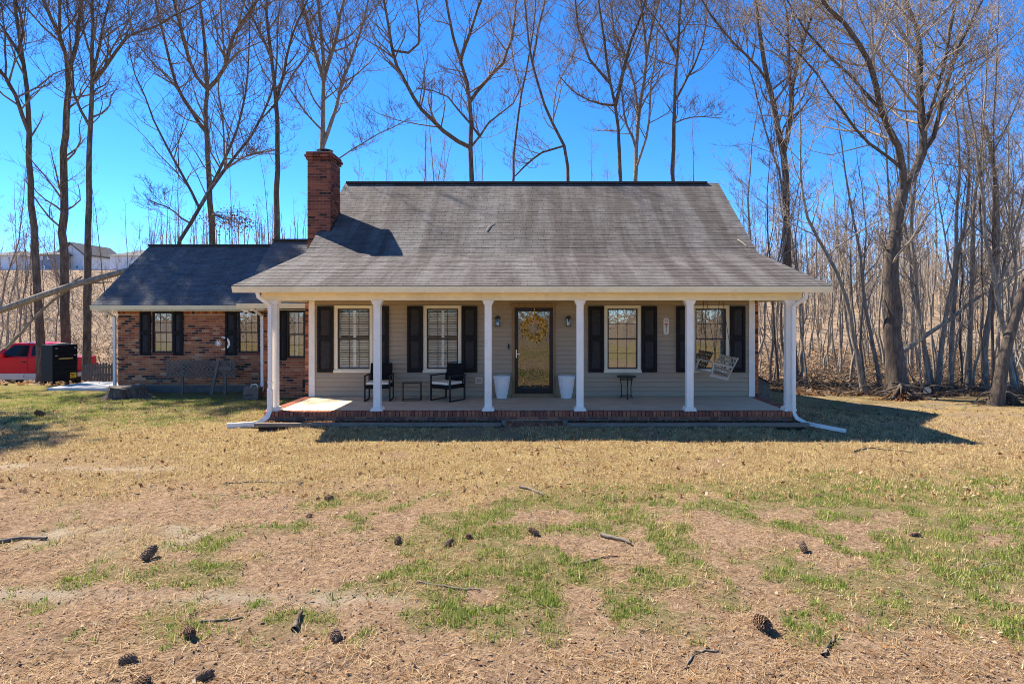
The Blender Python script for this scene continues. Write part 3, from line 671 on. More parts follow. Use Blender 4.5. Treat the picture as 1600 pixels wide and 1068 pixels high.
window(0, 0, 'louver_small', lw0, lw1, lzb, lzt, LKY, False); shutter(wing_px(436, LKY), wing_px(448.5, LKY), lzb - .06, lzt, LKY - .012)
MB().box(lw0 - .04, lw1 + .04, LKY - .025, LKY + .03, lzb - .07, lzb - .002).build('sill', M['brick_porch'], link_w)
MB().box(wing_px(473, LKY), wing_px(477, LKY), LKY - .015, LKY + .02, .28, .50).build('foundation_vent', M['black_metal'], link_w)
xs_ = wing_px(172, 17.6)
spout([(xs_ - .08, 17.40, 2.38), (xs_ - .03, 17.55, 2.28), (xs_, 17.78, 2.16), (xs_, 17.80, .20), (xs_ - .02, 17.72, .08)])
xs_ = wing_px(407, 16.4)
spout([(xs_ - .10, 16.16, 2.42), (xs_ - .04, 16.30, 2.30), (xs_, 16.50, 2.20), (xs_, 16.52, .25), (xs_ - .03, 16.45, .13), (xs_ - .13, 16.30, .05)])
# floodlight under the link eave
fl = MB().box(-7.56, -7.44, 16.25, 16.37, 2.30, 2.36)
for dx in (-.1, .1): fl.lathe([(.03, 0), (.055, .05), (.06, .10), (.045, .12)], (-7.5 + dx, 16.28, 2.17), 10); fl.bar((-7.5, 16.3, 2.32), (-7.5 + dx, 16.28, 2.28), .03, .03)
fl.build('flood_light', M['white'], house)
# small wall fittings
for px in (778, 888):
    x, z = wx(px), wz(502); ln = MB()
    ln.box(x - .04, x + .04, WY - .022, WY - .0165, z - .02, z + .12); ln.bar((x, WY - .03, z + .10), (x, WY - .12, z + .12), .02, .02)
    ln.lathe([(.035, .135), (.06, .09), (.075, .07), (.07, .065)], (x, WY - .12, z), 10); ln.lathe([(.065, -.12), (.07, -.105), (.06, -.10)], (x, WY - .12, z), 10)
    for k in range(4):
        a_ = k * math.pi / 2 + .785; ln.bar((x + .058 * math.cos(a_), WY - .12 + .058 * math.sin(a_), z - .11), (x + .066 * math.cos(a_), WY - .12 + .066 * math.sin(a_), z + .075), .01, .01)
    lo = ln.build('wall_lantern', M['bronze'], house); MB().lathe([(.045, -.1), (.052, .06)], (x, WY - .12, z), 10).build('lantern_glass', M['glass_low'], lo)
    MB().lathe([(.012, -.1), (.014, -.02), (.004, .0)], (x, WY - .12, z), 8).build('bulb', M['white'], lo)
MB().box(wx(793.5), wx(796), WY - .035, WY - .012, wz(545), wz(537)).build('doorbell', M['black_metal'], house)
vt = MB().frame(wx(743), wx(754), wz(598.5), wz(589.5), .02, WY - .03, WY - .008)
for k in range(4): zz = wz(598) + .03 + k * .024; vt.box(wx(743) + .02, wx(754) - .02, WY - .026, WY - .010, zz, zz + .008)
vt.build('wall_vent', M['casing'], house)
# bulkhead cover at the right gable
bx0 = HW + .10; b_ = MB().add([(bx0, 15.1, -.5), (bx0, 16.6, -.5), (bx0 + .42, 16.6, -.5), (bx0 + .42, 15.1, -.5), (bx0, 15.1, .80), (bx0, 16.6, .80), (bx0 + .42, 16.6, .56), (bx0 + .42, 15.1, .56)],
    [(0, 1, 2, 3), (4, 7, 6, 5), (0, 3, 7, 4), (1, 5, 6, 2), (0, 4, 5, 1), (3, 2, 6, 7)])
bk = b_.build('cellar_hatch', M['wood_grey'], house); mb = MB(); slab([(bx0 - .02, 15.05, .825), (bx0 + .46, 15.05, .565), (bx0 + .46, 16.65, .565), (bx0 - .02, 16.65, .825)], .02); mb.build('hatch_lid', M['black_metal'], bk)

# ------------------------------------------------------------------ things on the porch and walls
# wreath on the door
wcx, wcz, wy = wx(835), wz(513), WY - .055
wr = thing('door_wreath', (wcx, wy, wcz), 'round yellow flower wreath with a pink bloom hanging on the front door', 'wreath')
r = random.Random(3); mbl = MB(); mbf = MB()
for i in range(900):
    a_ = r.uniform(0, 2 * math.pi); q_ = r.gauss(.215, .045); p = Vector((wcx + q_ * math.cos(a_), wy - r.uniform(-.01, .05), wcz + q_ * math.sin(a_)))
    d = Vector((math.cos(a_ + r.uniform(-1.4, 1.4)), r.uniform(-.8, .1), math.sin(a_ + r.uniform(-1.4, 1.4)))).normalized() * r.uniform(.03, .065); s_ = d.cross(Vector((0, 1, 0))).normalized() * .02
    (mbl if i % 7 == 0 else mbf).add([p, p + d * .5 + s_, p + d, p + d * .5 - s_], [(0, 1, 2, 3)])
mbl.tube([(wcx + .215 * math.cos(k * .3142), wy, wcz + .215 * math.sin(k * .3142)) for k in range(21)], .025, 6)
mbl.build('wreath_foliage', M['wreath_leaf'], wr); mbf.build('wreath_blossoms', M['wreath'], wr)
fp = MB()
for k in range(9):
    a_ = k * .7; fp.lathe([(.004, 0), (.026, .01), (.02, .022)], (wcx + .012 + .028 * math.cos(a_), wy - .06, wcz + .15 + .028 * math.sin(a_)), 8)
fp.build('pink_bloom', M['pink'], wr)
MB().box(wcx - .014, wcx + .014, WY - .034, WY - .031, wcz + .18, DT - .085).build('ribbon', M['orange'], wr)
# planters
def planter(px, label):
    x = (px - VX) * 14.38 / FPX; y = 14.38
    o = thing('planter', (x, y, FZ), label, 'planter', 'white planters beside the front door')
    b = MB().lathe([(.105, 0), (.118, .01), (.165, .28), (.19, .47), (.198, .50), (.198, .52), (.18, .52), (.172, .48)], (x, y, FZ), 28); b.build('pot', M['planter'], o, smooth=False)
    z_ = MB()
    for row in range(6):
        zz = .12 + row * .065
        for k in range(14):
            a0 = 2 * math.pi * k / 14; a1 = a0 + math.pi / 14; a2 = a0 + 2 * math.pi / 14
            def pt(a, z): rr = .118 + (.19 - .118) * (z / .47) + .004; return (x + rr * math.cos(a), y + rr * math.sin(a), FZ + z)
            z_.bar(pt(a0, zz), pt(a1, zz + .035), .008, .008); z_.bar(pt(a1, zz + .035), pt(a2, zz), .008, .008)
    z_.build('zigzag_relief', M['planter'], o); MB().lathe([(.17, .44), (.165, .47)], (x, y, FZ), 20).build('soil', M['soil'], o)
planter(784, 'white tapered planter on the side of the front door with the door handle'); planter(885, 'white tapered planter between the front door and the table side of the porch')
# chairs
def chair(cx, cy, rot, label):
    o = thing('porch_chair', (cx, cy, FZ), label, 'chair', 'black wicker chairs on the porch'); Rz = Matrix.Rotation(rot, 4, 'Z'); Tm = Matrix.Translation((cx, cy, FZ)) @ Rz
    def fin(mb, nm, mt, bev=0):
        mb.v = [tuple(Tm @ Vector(v)) for v in mb.v]; return mb.build(nm, M[mt], o, bevel=bev)
    for sx in (-1, 1):
        x = sx * .275
        for yy, zt in ((-.27, .56), (.25, .56)): fin(MB().bar((x, yy, 0), (x, yy, zt), .032, .032), 'leg', 'black_metal')
        fin(MB().bar((x, -.27, .012), (x, .25, .012), .028, .024), 'runner', 'black_metal')
        fin(MB().bar((x, -.29, .57), (x, .27, .57), .045, .025), 'armrest', 'black_metal')
    fin(MB().box(-.258, .258, -.28, .24, .28, .37), 'seat_frame', 'wicker', .008)
    fin(MB().box(-.25, .25, -.28, .20, .372, .43), 'cushion', 'cushion', .02)
    b = MB().obox((0, .25, .60), (.50, .035, .44), Matrix.Rotation(math.radians(-10), 3, 'X')); fin(b, 'backrest', 'wicker', .01)
    wv = MB()
    for k in range(14): zz = .40 + k * .03; wv.bar((-.245, .25 + (zz - .60) * .176 - .021, zz), (.245, .25 + (zz - .60) * .176 - .021, zz), .006, .012)
    fin(wv, 'weave', 'wicker')
chair((592 - VX) * 14.1 / FPX, 14.15, math.radians(4), 'black wicker chair with cream cushion half hidden behind a porch column')
chair((700 - VX) * 14.1 / FPX, 14.12, math.radians(-32), 'black wicker chair with cream cushion angled beside the wire table below a window')
# wire cube table
tx, ty = (644 - VX) * 14.15 / FPX, 14.12; o = thing('wire_table', (tx, ty, FZ), 'small black wire cube table between the two wicker chairs', 'table')
Rz = Matrix.Rotation(.12, 4, 'Z'); w = .205; hh = .40
cs = [Matrix.Translation((tx, ty, FZ)) @ Rz @ Vector((a_ * w, b_ * w * .8, 0)) for a_, b_ in ((-1, -1), (1, -1), (1, 1), (-1, 1))]
for i in range(4): MB().bar(cs[i], cs[i] + Vector((0, 0, hh)), .014, .014).build('leg', M['black_metal'], o)
for zz, nm in ((.008, 'lower_rail'), (hh - .008, 'upper_rail')):
    e = MB()
    for i in range(4): e.bar(cs[i] + Vector((0, 0, zz)), cs[(i + 1) % 4] + Vector((0, 0, zz)), .014, .014)
    e.build(nm, M['black_metal'], o)
MB().hexa([c + Vector((0, 0, hh)) for c in cs] + [c + Vector((0, 0, hh + .008)) for c in cs]).build('table_top', M['dark_glass'], o)
# round side table
tx, ty = (979 - VX) * 14.35 / FPX, 14.35; o = thing('side_table', (tx, ty, FZ), 'round black metal side table with thin legs below the tan-shaded window', 'table')
MB().lathe([(.215, .495), (.222, .505), (.222, .52), (.19, .53)], (tx, ty, FZ), 28).build('table_top', M['black_metal'], o)
MB().tube([(tx + .13 * math.cos(k * .3142), ty + .13 * math.sin(k * .3142), FZ + .06) for k in range(21)], .008, 6).build('shelf_ring', M['black_metal'], o)
MB().tube([(tx + .15 * math.cos(k * .3142), ty + .15 * math.sin(k * .3142), FZ + .44) for k in range(21)], .008, 6).build('apron_ring', M['black_metal'], o)
for k in range(3):
    a_ = .5 + k * 2.094; MB().tube([(tx + q_ * math.cos(a_), ty + q_ * math.sin(a_), FZ + zz) for q_, zz in ((.17, 0), (.13, .06), (.125, .25), (.15, .44), (.16, .5))], .011, 6).build('leg', M['black_metal'], o)
# porch swing facing along the porch, tipped back
o = thing('porch_swing', (4.05, 13.8, .95), 'pale wooden lattice porch swing hanging tipped back on chains at the porch end', 'swing')
y0, y1 = 13.18, 14.42; th = math.radians(14)
def sw(u, h): return (3.80 + u * math.cos(th) + h * math.sin(th), .985 - u * math.sin(th) + h * math.cos(th))
def swb(mb, u0, h0, u1, h1, ya, yb, t):
    a = sw(u0, h0); b = sw(u1, h1); d = Vector((b[0] - a[0], b[1] - a[1])).normalized() * 1; nrm = Vector((-d.y, d.x)) * t / 2
    mb.prism([(a[0] + nrm.x, a[1] + nrm.y), (b[0] + nrm.x, b[1] + nrm.y), (b[0] - nrm.x, b[1] - nrm.y), (a[0] - nrm.x, a[1] - nrm.y)], ya, yb)
for k in range(6): m_ = MB(); swb(m_, .01 + k * .066, 0, .065 + k * .066, 0, y0, y1, .022); m_.build('seat_slat', M['wood_swing'], o)
for k in range(7): yy = y0 + .02 + k * (y1 - y0 - .08) / 6; m_ = MB(); swb(m_, .385, .0, .50, .47, yy, yy + .045, .02); m_.build('back_slat', M['wood_swing'], o)
for k in range(5): t0 = .06 + k * .205; m_ = MB(); swb(m_, .375 + .115 * t0, .47 * t0, .375 + .115 * (t0 + .11), .47 * (t0 + .11), y0, y1, .018); m_.build('back_rail', M['wood_swing'], o)
for yy in (y0, y1 - .035):
    m_ = MB(); swb(m_, 0, -.03, .40, -.03, yy, yy + .035, .045); swb(m_, .02, 0, .02, .23, yy, yy + .035, .035); swb(m_, -.02, .24, .45, .24, yy, yy + .05, .03); m_.build('arm', M['wood_swing'], o)
    for u in (.03, .42):
        a = sw(u, .25 if u < .1 else .3); MB().tube([(a[0], yy + .02, a[1]), (4.02 + (u - .2) * .15, yy + .02, 2.6)], .006, 5).build('chain', M['black_metal'], o)
# wall plaque
x, z = wx(1040.5), wz(509.5); o = thing('wall_plaque', (x, WY - .02, z), 'narrow cream plaque with rounded ends hung on the siding between two shutters', 'sign')
pr = [(x + .065 * math.cos(a_), z + (.14 if math.sin(a_) >= 0 else -.14) + .055 * math.sin(a_)) for a_ in [k * math.pi / 10 for k in range(20)]]
MB().prism(pr, WY - .034, WY - .017).build('plaque_board', M['plaque'], o)
pm = MB()
for k in range(10): a_ = k * math.pi / 5; pm.bar((x + .035 * math.cos(a_), WY - .036, z + .13 + .025 * math.sin(a_)), (x + .035 * math.cos(a_ + .63), WY - .036, z + .13 + .025 * math.sin(a_ + .63)), .008, .004, (0, 1, 0))
pm.box(x - .008, x + .006, WY - .037, WY - .0345, z - .14, z + .01); pm.box(x - .03, x + .03, WY - .037, WY - .0345, z - .012, z + .004); pm.build('dark_emblem', M['black_metal'], o)
MB().box(x - .035, x + .035, WY - .0375, WY - .0345, z + .03, z + .068).build('red_emblem', M['plaque_red'], o)
# sun and moon ornament on the wing
x, _, z = P(347, 536, WGY); y = WGY - .03; o = thing('moon_ornament', (x, y, z), 'metal sun and crescent moon ornament on the brick wing wall', 'wall ornament')
arc = [(x + .06 + .19 * math.cos(a_), z + .19 * math.sin(a_)) for a_ in np.linspace(-1.9, 1.9, 15)] + [(x + .0 + .19 * math.cos(a_), z + .16 * math.sin(a_)) for a_ in np.linspace(1.6, -1.6, 15)]
for i in range(14):
    pass
cm = MB()
for i in range(14):
    q4 = [arc[i], arc[i + 1], arc[28 - i], arc[29 - i]]; cm.prism(q4, y - .012, y + .012)
cm.build('crescent', M['metal_light'], o)
sn = MB().lathe([(.05, 0), (.05, .01)], (0, 0, 0), 14); sn.v = [(x - .09 + v[0], y - v[2], z + v[1]) for v in sn.v]
for k in range(10): a_ = k * .628; sn.bar((x - .09 + .05 * math.cos(a_), y, z + .05 * math.sin(a_)), (x - .09 + .10 * math.cos(a_), y, z + .10 * math.sin(a_)), .02, .006, (0, 1, 0))
sn.build('sun_face', M['metal_light'], o)

# ------------------------------------------------------------------ yard things
# lattice planter screen before the wing
LY = 17.45; x0, _, zt = P(260, 563, LY); x1, _, zb = P(369, 590, LY)
o = thing('lattice_screen', ((x0 + x1) / 2, LY, 0), 'weathered grey wooden lattice screen on short posts before the brick wing', 'lattice screen')
hgt = zt - zb; k = x0 - hgt
while k < x1:
    for sgn in (1, -1):
        a, b = k, k + hgt; za, zc = (zb, zt) if sgn > 0 else (zt, zb)
        aa, bb = max(a, x0), min(b, x1)
        if bb - aa > .03:
            f = lambda X: za + (zc - za) * (X - a) / hgt
            MB().bar((aa, LY + .006 * sgn, f(aa)), (bb, LY + .006 * sgn, f(bb)), .008, .035, (0, 1, 0)) if False else MB().bar((aa, LY + .006 * sgn, f(aa)), (bb, LY + .006 * sgn, f(bb)), .034, .009, (0, -1, 0)).build('lattice_slat', M['wood_grey'], o)
    k += .115
for px, lean in ((284, 0), (351, 0), (342, -.16)):
    X = P(px, 0, LY)[0]; MB().bar((X + lean, LY - (.12 if lean else -.03), -.05), (X, LY + .03 - (.06 if lean else 0), zt - .03), .075, .05).build('post', M['wood_grey'], o)
MB().bar((P(338, 0, LY)[0], LY - .03, zt - .22), (P(362, 0, LY)[0], LY - .03, zt - .22), .02, .13).build('brace_board', M['wood_grey'], o)
# utility box
X, Y_, Z_ = P(397, 621, 16.35); o = thing('utility_box', (X, 16.3, 0), 'grey box with a white handle on the grass beside the wing downspout', 'box')
MB().box(X - .20, X + .20, 16.15, 16.42, -.02, .34).build('box_body', M['wood_grey'], o, bevel=.012); MB().tube([(X - .05, 16.28, .34), (X - .04, 16.28, .40), (X + .1, 16.28, .41), (X + .12, 16.28, .34)], .014, 6).build('handle', M['white'], o); MB().box(X - .17, X + .06, 16.14, 16.1495, .13, .15).build('slot', M['black_metal'], o)
# cinder blocks by the downspout
for i, (px, py, l) in enumerate(((196, 601, 'cinder block lying by the wing corner downspout'), (204, 597, 'cinder block resting nearest the brick of the wing corner'))):
    X = P(px, 0, 17.5)[0]; o = thing('cinder_block', (X, 17.5, 0), l, 'cinder block', 'cinder blocks at the wing corner'); yb = 17.35 + i * .22
    q_ = MB().frame(X - .2, X + .2, -.01, .19, .035, yb, yb + .19); q_.box(X - .02, X + .02, yb, yb + .19, .025, .155); q_.build('block', M['block'], o)
# concrete pad
xa = P(83, 0, 18.6)[0]; MB().box(xa, -12.0, 18.35, 20.1, -.1, .07).build('concrete_pad', M['pad'], None, bevel=.01)['kind'] = 'structure'
# tree stump
X, Y_, _ = P(195, 622, 16.8); o = thing('tree_stump', (X, Y_, 0), 'low cut tree stump in the shaded grass before the brick wing', 'stump')
r = random.Random(8); pr = [(.46 * (1 + .14 * math.sin(3 * a_) + r.uniform(-.06, .06))) for a_ in np.linspace(0, 2 * math.pi, 19)[:-1]]
mb = MB(); rings = [(1.35, -.05), (1.02, .08), (.93, .22), (.86, .30)]
vv = []
for (s_, zz) in rings:
    for k in range(18): a_ = k * 2 * math.pi / 18; vv.append((X + pr[k] * s_ * math.cos(a_), Y_ + pr[k] * s_ * math.sin(a_), zz + .05 * math.sin(a_ * 2)))
mb.add(vv, [(i * 18 + k, i * 18 + (k + 1) % 18, (i + 1) * 18 + (k + 1) % 18, (i + 1) * 18 + k) for i in range(3) for k in range(18)]); mb.build('bark', M['bark'], o)
MB().add(vv[-18:], [tuple(range(18))]).build('cut_face', M['wood_grey'], o)
# edging timbers of the porch bed
def timber(p, q_, label):
    o = MB().bar(p, q_, .09, .075).build('edging_timber', M['timber'], None, bevel=.01); tag(o, label, 'timber', 'edging timbers along the porch bed'); return o
timber((-5.35, 11.98, .118), (-.60, 11.98, .122), 'long landscape timber edging the bed on the wicker chair side of the porch')
timber((.70, 11.93, .122), (5.35, 11.98, .118), 'long landscape timber edging the bed on the swing side of the porch')
timber((-.55, 12.03, .12), (-.55, 12.42, .12), 'short cross timber at the bed end on the chair side of the brick step')
timber((.66, 11.95, .12), (.66, 12.42, .12), 'short cross timber at the bed end on the swing side of the brick step')
mb = MB(); mb.box(-5.3, -.6, 12.02, 12.46, -.2, .11); mb.box(.71, 5.3, 12.02, 12.46, -.2, .11); mb.build('planting_bed', M['soil'], None)['kind'] = 'structure'
# mulch in the bed
r = np.random.default_rng(4); n = 2600
def flakes(n, xf, yf, size, zoff, seed, zf=None, aspect=.45, tilt=.5):
    r = np.random.default_rng(seed); x = xf(r, n); y = yf(r, n); z = G(x, y) + zoff + r.uniform(0, .02, n)
    a = r.uniform(0, 2 * np.pi, n); L = size * r.uniform(.5, 1.3, n); W = L * aspect
    u = np.stack([np.cos(a), np.sin(a), r.normal(0, tilt, n) * .6], 1); w = np.stack([-np.sin(a), np.cos(a), r.normal(0, tilt, n)], 1); c = np.stack([x, y, z], 1)
    V = np.stack([c - u * L[:, None] / 2, c + w * W[:, None] / 2 + [0, 0, .004], c + u * L[:, None] / 2, c - w * W[:, None] / 2 + [0, 0, .004]], 1).reshape(-1, 3)
    return V, np.arange(n * 4).reshape(-1, 4)
V, F = flakes(5200, lambda r, n: r.uniform(-5.3, 5.3, n), lambda r, n: r.uniform(12.03, 12.43, n), .05, .0, 4); V = V.reshape(-1, 4, 3); V[:, :, 2] += .115 - G(V[:, :1, 0], V[:, :1, 1]); V = V[(np.abs(V[:, 0, 0] - .05) > .72)].reshape(-1, 3); F = np.arange(len(V)).reshape(-1, 4); me = np_mesh('mulch', V, F); me.materials.append(M['rust_leaf']); tag(link_mesh('leaf_mulch', me), kind='stuff')
# tool chest
X, Y_ = P(93, 0, 19.6)[0], 19.6; fn = math.radians(-24); o = thing('tool_chest', (X, Y_, 0.07), 'tall black tool chest with drawers and a yellow sticker on the concrete pad', 'tool chest')
Tm = Matrix.Translation((X, Y_, .07)) @ Matrix.Rotation(fn + math.pi / 2, 4, 'Z')
def tc(mb, nm, mt, bev=0): mb.v = [tuple(Tm @ Vector(v)) for v in mb.v]; return mb.build(nm, M[mt], o, bevel=bev)
tc(MB().box(-.36, .36, -.30, .30, .09, 1.22), 'cabinet', 'chest', .01)
for zz, h_ in ((.14, .30), (.47, .13), (.62, .13), (.86, .10), (.98, .10), (1.09, .10)): 
    d_ = MB().box(-.34, .34, -.318, -.302, zz, zz + h_); tc(d_, 'drawer', 'chest', .004)
tc(MB().box(-.20, .20, -.335, -.319, .77, .81), 'trim_bar', 'gold')
for sx in (-.27, .27): tc(MB().box(sx - .03, sx + .03, -.334, -.3185, .87, .90), 'latch', 'metal_light'); tc(MB().box(sx - .03, sx + .03, -.334, -.3185, 1.10, 1.13), 'latch', 'metal_light')
stk = tc(MB().box(.13, .31, -.322, -.3185, .16, .33), 'sticker', 'yellow'); m_ = MB()
for (a_, b_, c_, d_) in ((.15, .29, .28, .30), (.15, .25, .235, .255), (.15, .28, .19, .21)): m_.box(a_, b_, -.3245, -.3222, c_, d_)
m_.v = [tuple(Tm @ Vector(v)) for v in m_.v]; m_.build('sticker_print', M['chest'], stk)
for sx in (-.28, .28):
    for sy in (-.22, .22): tc(MB().prism([(sx + .045 * math.cos(k * .524), .045 + .045 * math.sin(k * .524)) for k in range(12)], sy - .015, sy + .015), 'caster', 'tyre')
tc(MB().obox((.02, 0, 1.245), (.42, .2, .03), Matrix.Rotation(.4, 3, 'Z')), 'loose_board', 'wood_swing')
# picket fence
fy = 22.6
o = thing('picket_fence', (P(150, 0, fy)[0], fy, float(G(P(150, 0, fy)[0], fy))), 'short weathered picket fence beyond the concrete pad', 'fence')
for px in np.arange(129, 178, 4.6):
    X = P(px, 0, fy)[0]; zt = P(0, 567, fy)[2] + rnd.uniform(-.05, .05); g = float(G(X, fy)) - .05
    MB().prism([(X - .04, g), (X + .04, g), (X + .04, zt - .06), (X, zt), (X - .04, zt - .06)], fy, fy + .02).build('picket', M['wood_grey'], o)
for py in (573, 585): a = P(128, py, fy + .03); b = P(178, py, fy + .03); MB().bar(a, b, .03, .07).build('rail', M['wood_grey'], o)
# truck ---------------------------------------------------------------
TY0, TY1, GZ = 25.0, 26.7, -.78
t = thing('pickup_truck', (-20.7, 25.9, GZ), 'red extended-cab pickup truck with silver lower trim parked beyond the pad', 'truck')
arch = lambda cx, a0, a1: [(cx + .44 * math.cos(a_), -.40 + .44 * math.sin(a_)) for a_ in np.linspace(a0, a1, 9)]
prof = [(-18.75, .46), (-18.72, .1), (-18.77, -.14)] + [(-18.78, -.14)] + arch(-19.25, .6, math.pi - .6)[0:] + [(-19.75, -.14), (-21.7, -.14)] + arch(-22.15, .6, math.pi - .6) + [(-22.65, -.14), (-23.2, -.14), (-23.28, .1), (-23.2, .36), (-22.9, .44), (-21.85, .54), (-21.5, .50), (-19.9, .50), (-19.7, .46)]
MB().prism(prof, TY0, TY1).build('body', M['red_paint'], t, bevel=.02)
lowp = [(-18.2, -.145), (-18.75, -.145)] ; 
MB().box(-21.70, -19.74, TY0 - .012, TY0 + .06, -.40, -.142).build('lower_trim', M['silver_paint'], t, bevel=.012)
MB().box(-18.86, -18.77, TY0 - .012, TY0 + .06, -.36, -.142).build('lower_trim', M['silver_paint'], t, bevel=.012)
MB().box(-23.1, -18.85, TY0 + .2, TY1 - .2, -.42, -.16).build('chassis', M['black_metal'], t)
cab0 = [(-19.72, .49), (-21.78, .52)]; 
def cabpt(x, z): # tumblehome: y inset grows with height
    return TY0 + .03 + .20 * (z - .5) / .58
side = [(-19.70, .49), (-19.93, 1.02), (-20.05, 1.06), (-21.0, 1.07), (-21.15, 1.03), (-21.80, .52)]
cv = [(x, cabpt(x, z), z) for x, z in side] + [(x, TY0 + TY1 - cabpt(x, z), z) for x, z in side]; n = len(side)
MB().add(cv, [tuple(range(n))[::-1], tuple(range(n, 2 * n))] + [(i, (i + 1) % n, n + (i + 1) % n, n + i) for i in range(n)]).build('cab', M['red_paint'], t, bevel=.025)
def glassq(pts, nm, off=-.012): MB().add([(x, cabpt(x, z) + off, z) for x, z in pts] + [(x, cabpt(x, z) + off + .02, z) for x, z in pts], [tuple(range(len(pts)))[::-1], tuple(range(len(pts), 2 * len(pts)))] + [(i, (i + 1) % len(pts), len(pts) + (i + 1) % len(pts), len(pts) + i) for i in range(len(pts))]).build(nm, M['dark_glass'], t)
glassq([(-20.36, .54), (-20.40, .98), (-21.02, .98), (-21.50, .54)], 'door_window'); glassq([(-19.80, .58), (-19.97, .97), (-20.26, .98), (-20.22, .56)], 'quarter_window')
MB().add([(-21.20, TY0 + .26, 1.0), (-21.20, TY1 - .26, 1.0), (-21.79, TY1 - .12, .545), (-21.79, TY0 + .12, .545), (-21.22, TY0 + .26, 1.02), (-21.22, TY1 - .26, 1.02), (-21.82, TY1 - .12, .56), (-21.82, TY0 + .12, .56)], [(0, 1, 2, 3), (4, 7, 6, 5), (0, 4, 5, 1), (2, 6, 7, 3), (1, 5, 6, 2), (0, 3, 7, 4)]).build('windshield', M['dark_glass'], t)
mr = MB().box(-21.35, -21.15, TY0 - .2, TY0 - .08, .52, .68).build('mirror', M['red_paint'], t, bevel=.03); MB().bar((-21.25, TY0 + .03, .52), (-21.25, TY0 - .12, .56), .05, .04).build('mirror_arm', M['black_metal'], mr)
dr = MB().box(-20.345, -20.335, TY0 - .003, TY0 + .01, -.12, .5); dr.box(-21.505, -21.495, TY0 - .003, TY0 + .01, -.12, .5); dr.build('door_seam', M['black_metal'], t)
MB().box(-20.55, -20.40, TY0 - .025, TY0 - .002, .30, .34).build('door_handle', M['black_metal'], t)
MB().prism([(-18.76, .40), (-18.74, .02), (-18.87, .02), (-18.89, .40)], TY0 - .008, TY0 + .1).build('tail_light', M['plaque_red'], t)
MB().box(-18.9, -18.62, TY0 - .02, TY1 + .02, -.32, -.14).build('rear_bumper', M['silver_paint'], t, bevel=.03)
for cx in (-19.25, -22.15):
    for y_ in (TY0 + .02, TY1 - .26):
        cyl = lambda rr, w0, w1: MB().prism([(cx + rr * math.cos(k * .2618), -.42 + rr * math.sin(k * .2618)) for k in range(24)], y_ + w0, y_ + w1)
        w_ = cyl(.36, 0, .24).build('wheel', M['tyre'], t, bevel=.02); cyl(.22, -.012, .1).build('rim', M['metal_light'], w_)
fc = bpy.data.curves.new('badge', 'FONT'); fc.body = 'F-150'; fc.size = .16; fc.extrude = .004; fo = bpy.data.objects.new('badge', fc); COL.objects.link(fo); fc.materials.append(M['silver_paint']); bpy.context.view_layer.update(); bme = bpy.data.meshes.new_from_object(fo); bpy.data.objects.remove(fo); fo = link_mesh('badge', bme); fo.rotation_euler = (math.pi / 2, 0, 0); fo.location = (-21.98, TY0 - .012, .22); adopt(fo, t)
# small trailer at the wood edge
ty_ = 19.6; X, _, Z_ = P(1448, 608, ty_); gz = float(G(X, ty_)); t = thing('cart_axle', (X, ty_, gz), 'rusty axle frame with one pale wheel at the edge of the woods', 'trailer')
X = P(1450, 0, ty_)[0]; wz_ = gz + .19
w_ = MB().tube([(X + .17 * math.cos(k * .2618), ty_ + .05, wz_ + .17 * math.sin(k * .2618)) for k in range(25)], .045, 8, False).build('wheel', M['tyre'], t); 
MB().prism([(X + .14 * math.cos(k * .3142), wz_ + .14 * math.sin(k * .3142)) for k in range(20)], ty_ + .03, ty_ + .06).build('rim', M['metal_light'], w_)
fr = MB().bar((X, ty_ + .15, wz_ + .02), (P(1475, 0, ty_)[0], ty_ + .15, wz_ + .02), .04, .04); fr.bar((X + .1, ty_ + .05, gz + .05), (P(1502, 0, ty_)[0], ty_ + .1, gz + .05), .05, .05); fr.bar((P(1474, 0, ty_)[0], ty_ + .15, gz), (P(1474, 0, ty_)[0], ty_ + .15, wz_ + .06), .04, .04); fr.build('frame', M['black_metal'], t)

# ------------------------------------------------------------------ far houses and fence
def far_house(px0, px1, pyb, pye, pyr, Y, wall, label, wins_, gable=False):
    x0, _, zb = P(px0, pyb, Y); x1, _, ze = P(px1, pye, Y); zr = P(0, pyr, Y)[2]; d = 9; xm = (x0 + x1) / 2
    o = thing('far_house', (xm, Y, zb), label, 'house', 'houses on the far hilltop')
    MB().box(x0, x1, Y, Y + d, zb - 2, ze).build('wall', M[wall], o)
    if gable:
        MB().prism([(x0, ze), (x1, ze), (xm, zr)], Y - .05, Y + d).build('gable', M[wall], o)
        rf = MB(); 
        for (a, b) in ((x0, xm), (x1, xm)):
            s_ = -1 if a < b else 1; rf.hexa([(a + s_ * .5, Y - .5, ze - .25), (b, Y - .5, zr + .05), (b, Y + d, zr + .05), (a + s_ * .5, Y + d, ze - .25), (a + s_ * .5, Y - .5, ze), (b, Y - .5, zr + .3), (b, Y + d, zr + .3), (a + s_ * .5, Y + d, ze)])
        rf.build('roof', M['far_roof'], o)
    else:
        MB().add([(x0 - .5, Y - .5, ze), (x1 + .5, Y - .5, ze), (x1 + .5, Y + d, ze), (x0 - .5, Y + d, ze), (x0 + 2.2, Y + d / 2, zr), (x1 - 2.2, Y + d / 2, zr)], [(0, 1, 5, 4), (1, 2, 5), (2, 3, 4, 5), (3, 0, 4), (0, 3, 2, 1)]).build('roof', M['far_roof'], o)
    for (u, v, w, h) in wins_:
        xa, _, za = P(u, v, Y); xb, _, zc = P(u + w, v - h, Y); wf = MB().frame(xa, xb, za, zc, .14, Y - .1, Y - .02).build('window', M['far_white'], o); MB().box(xa + .14, xb - .14, Y - .05, Y - .01, za + .14, zc - .14).build('pane', M['far_window'], wf)
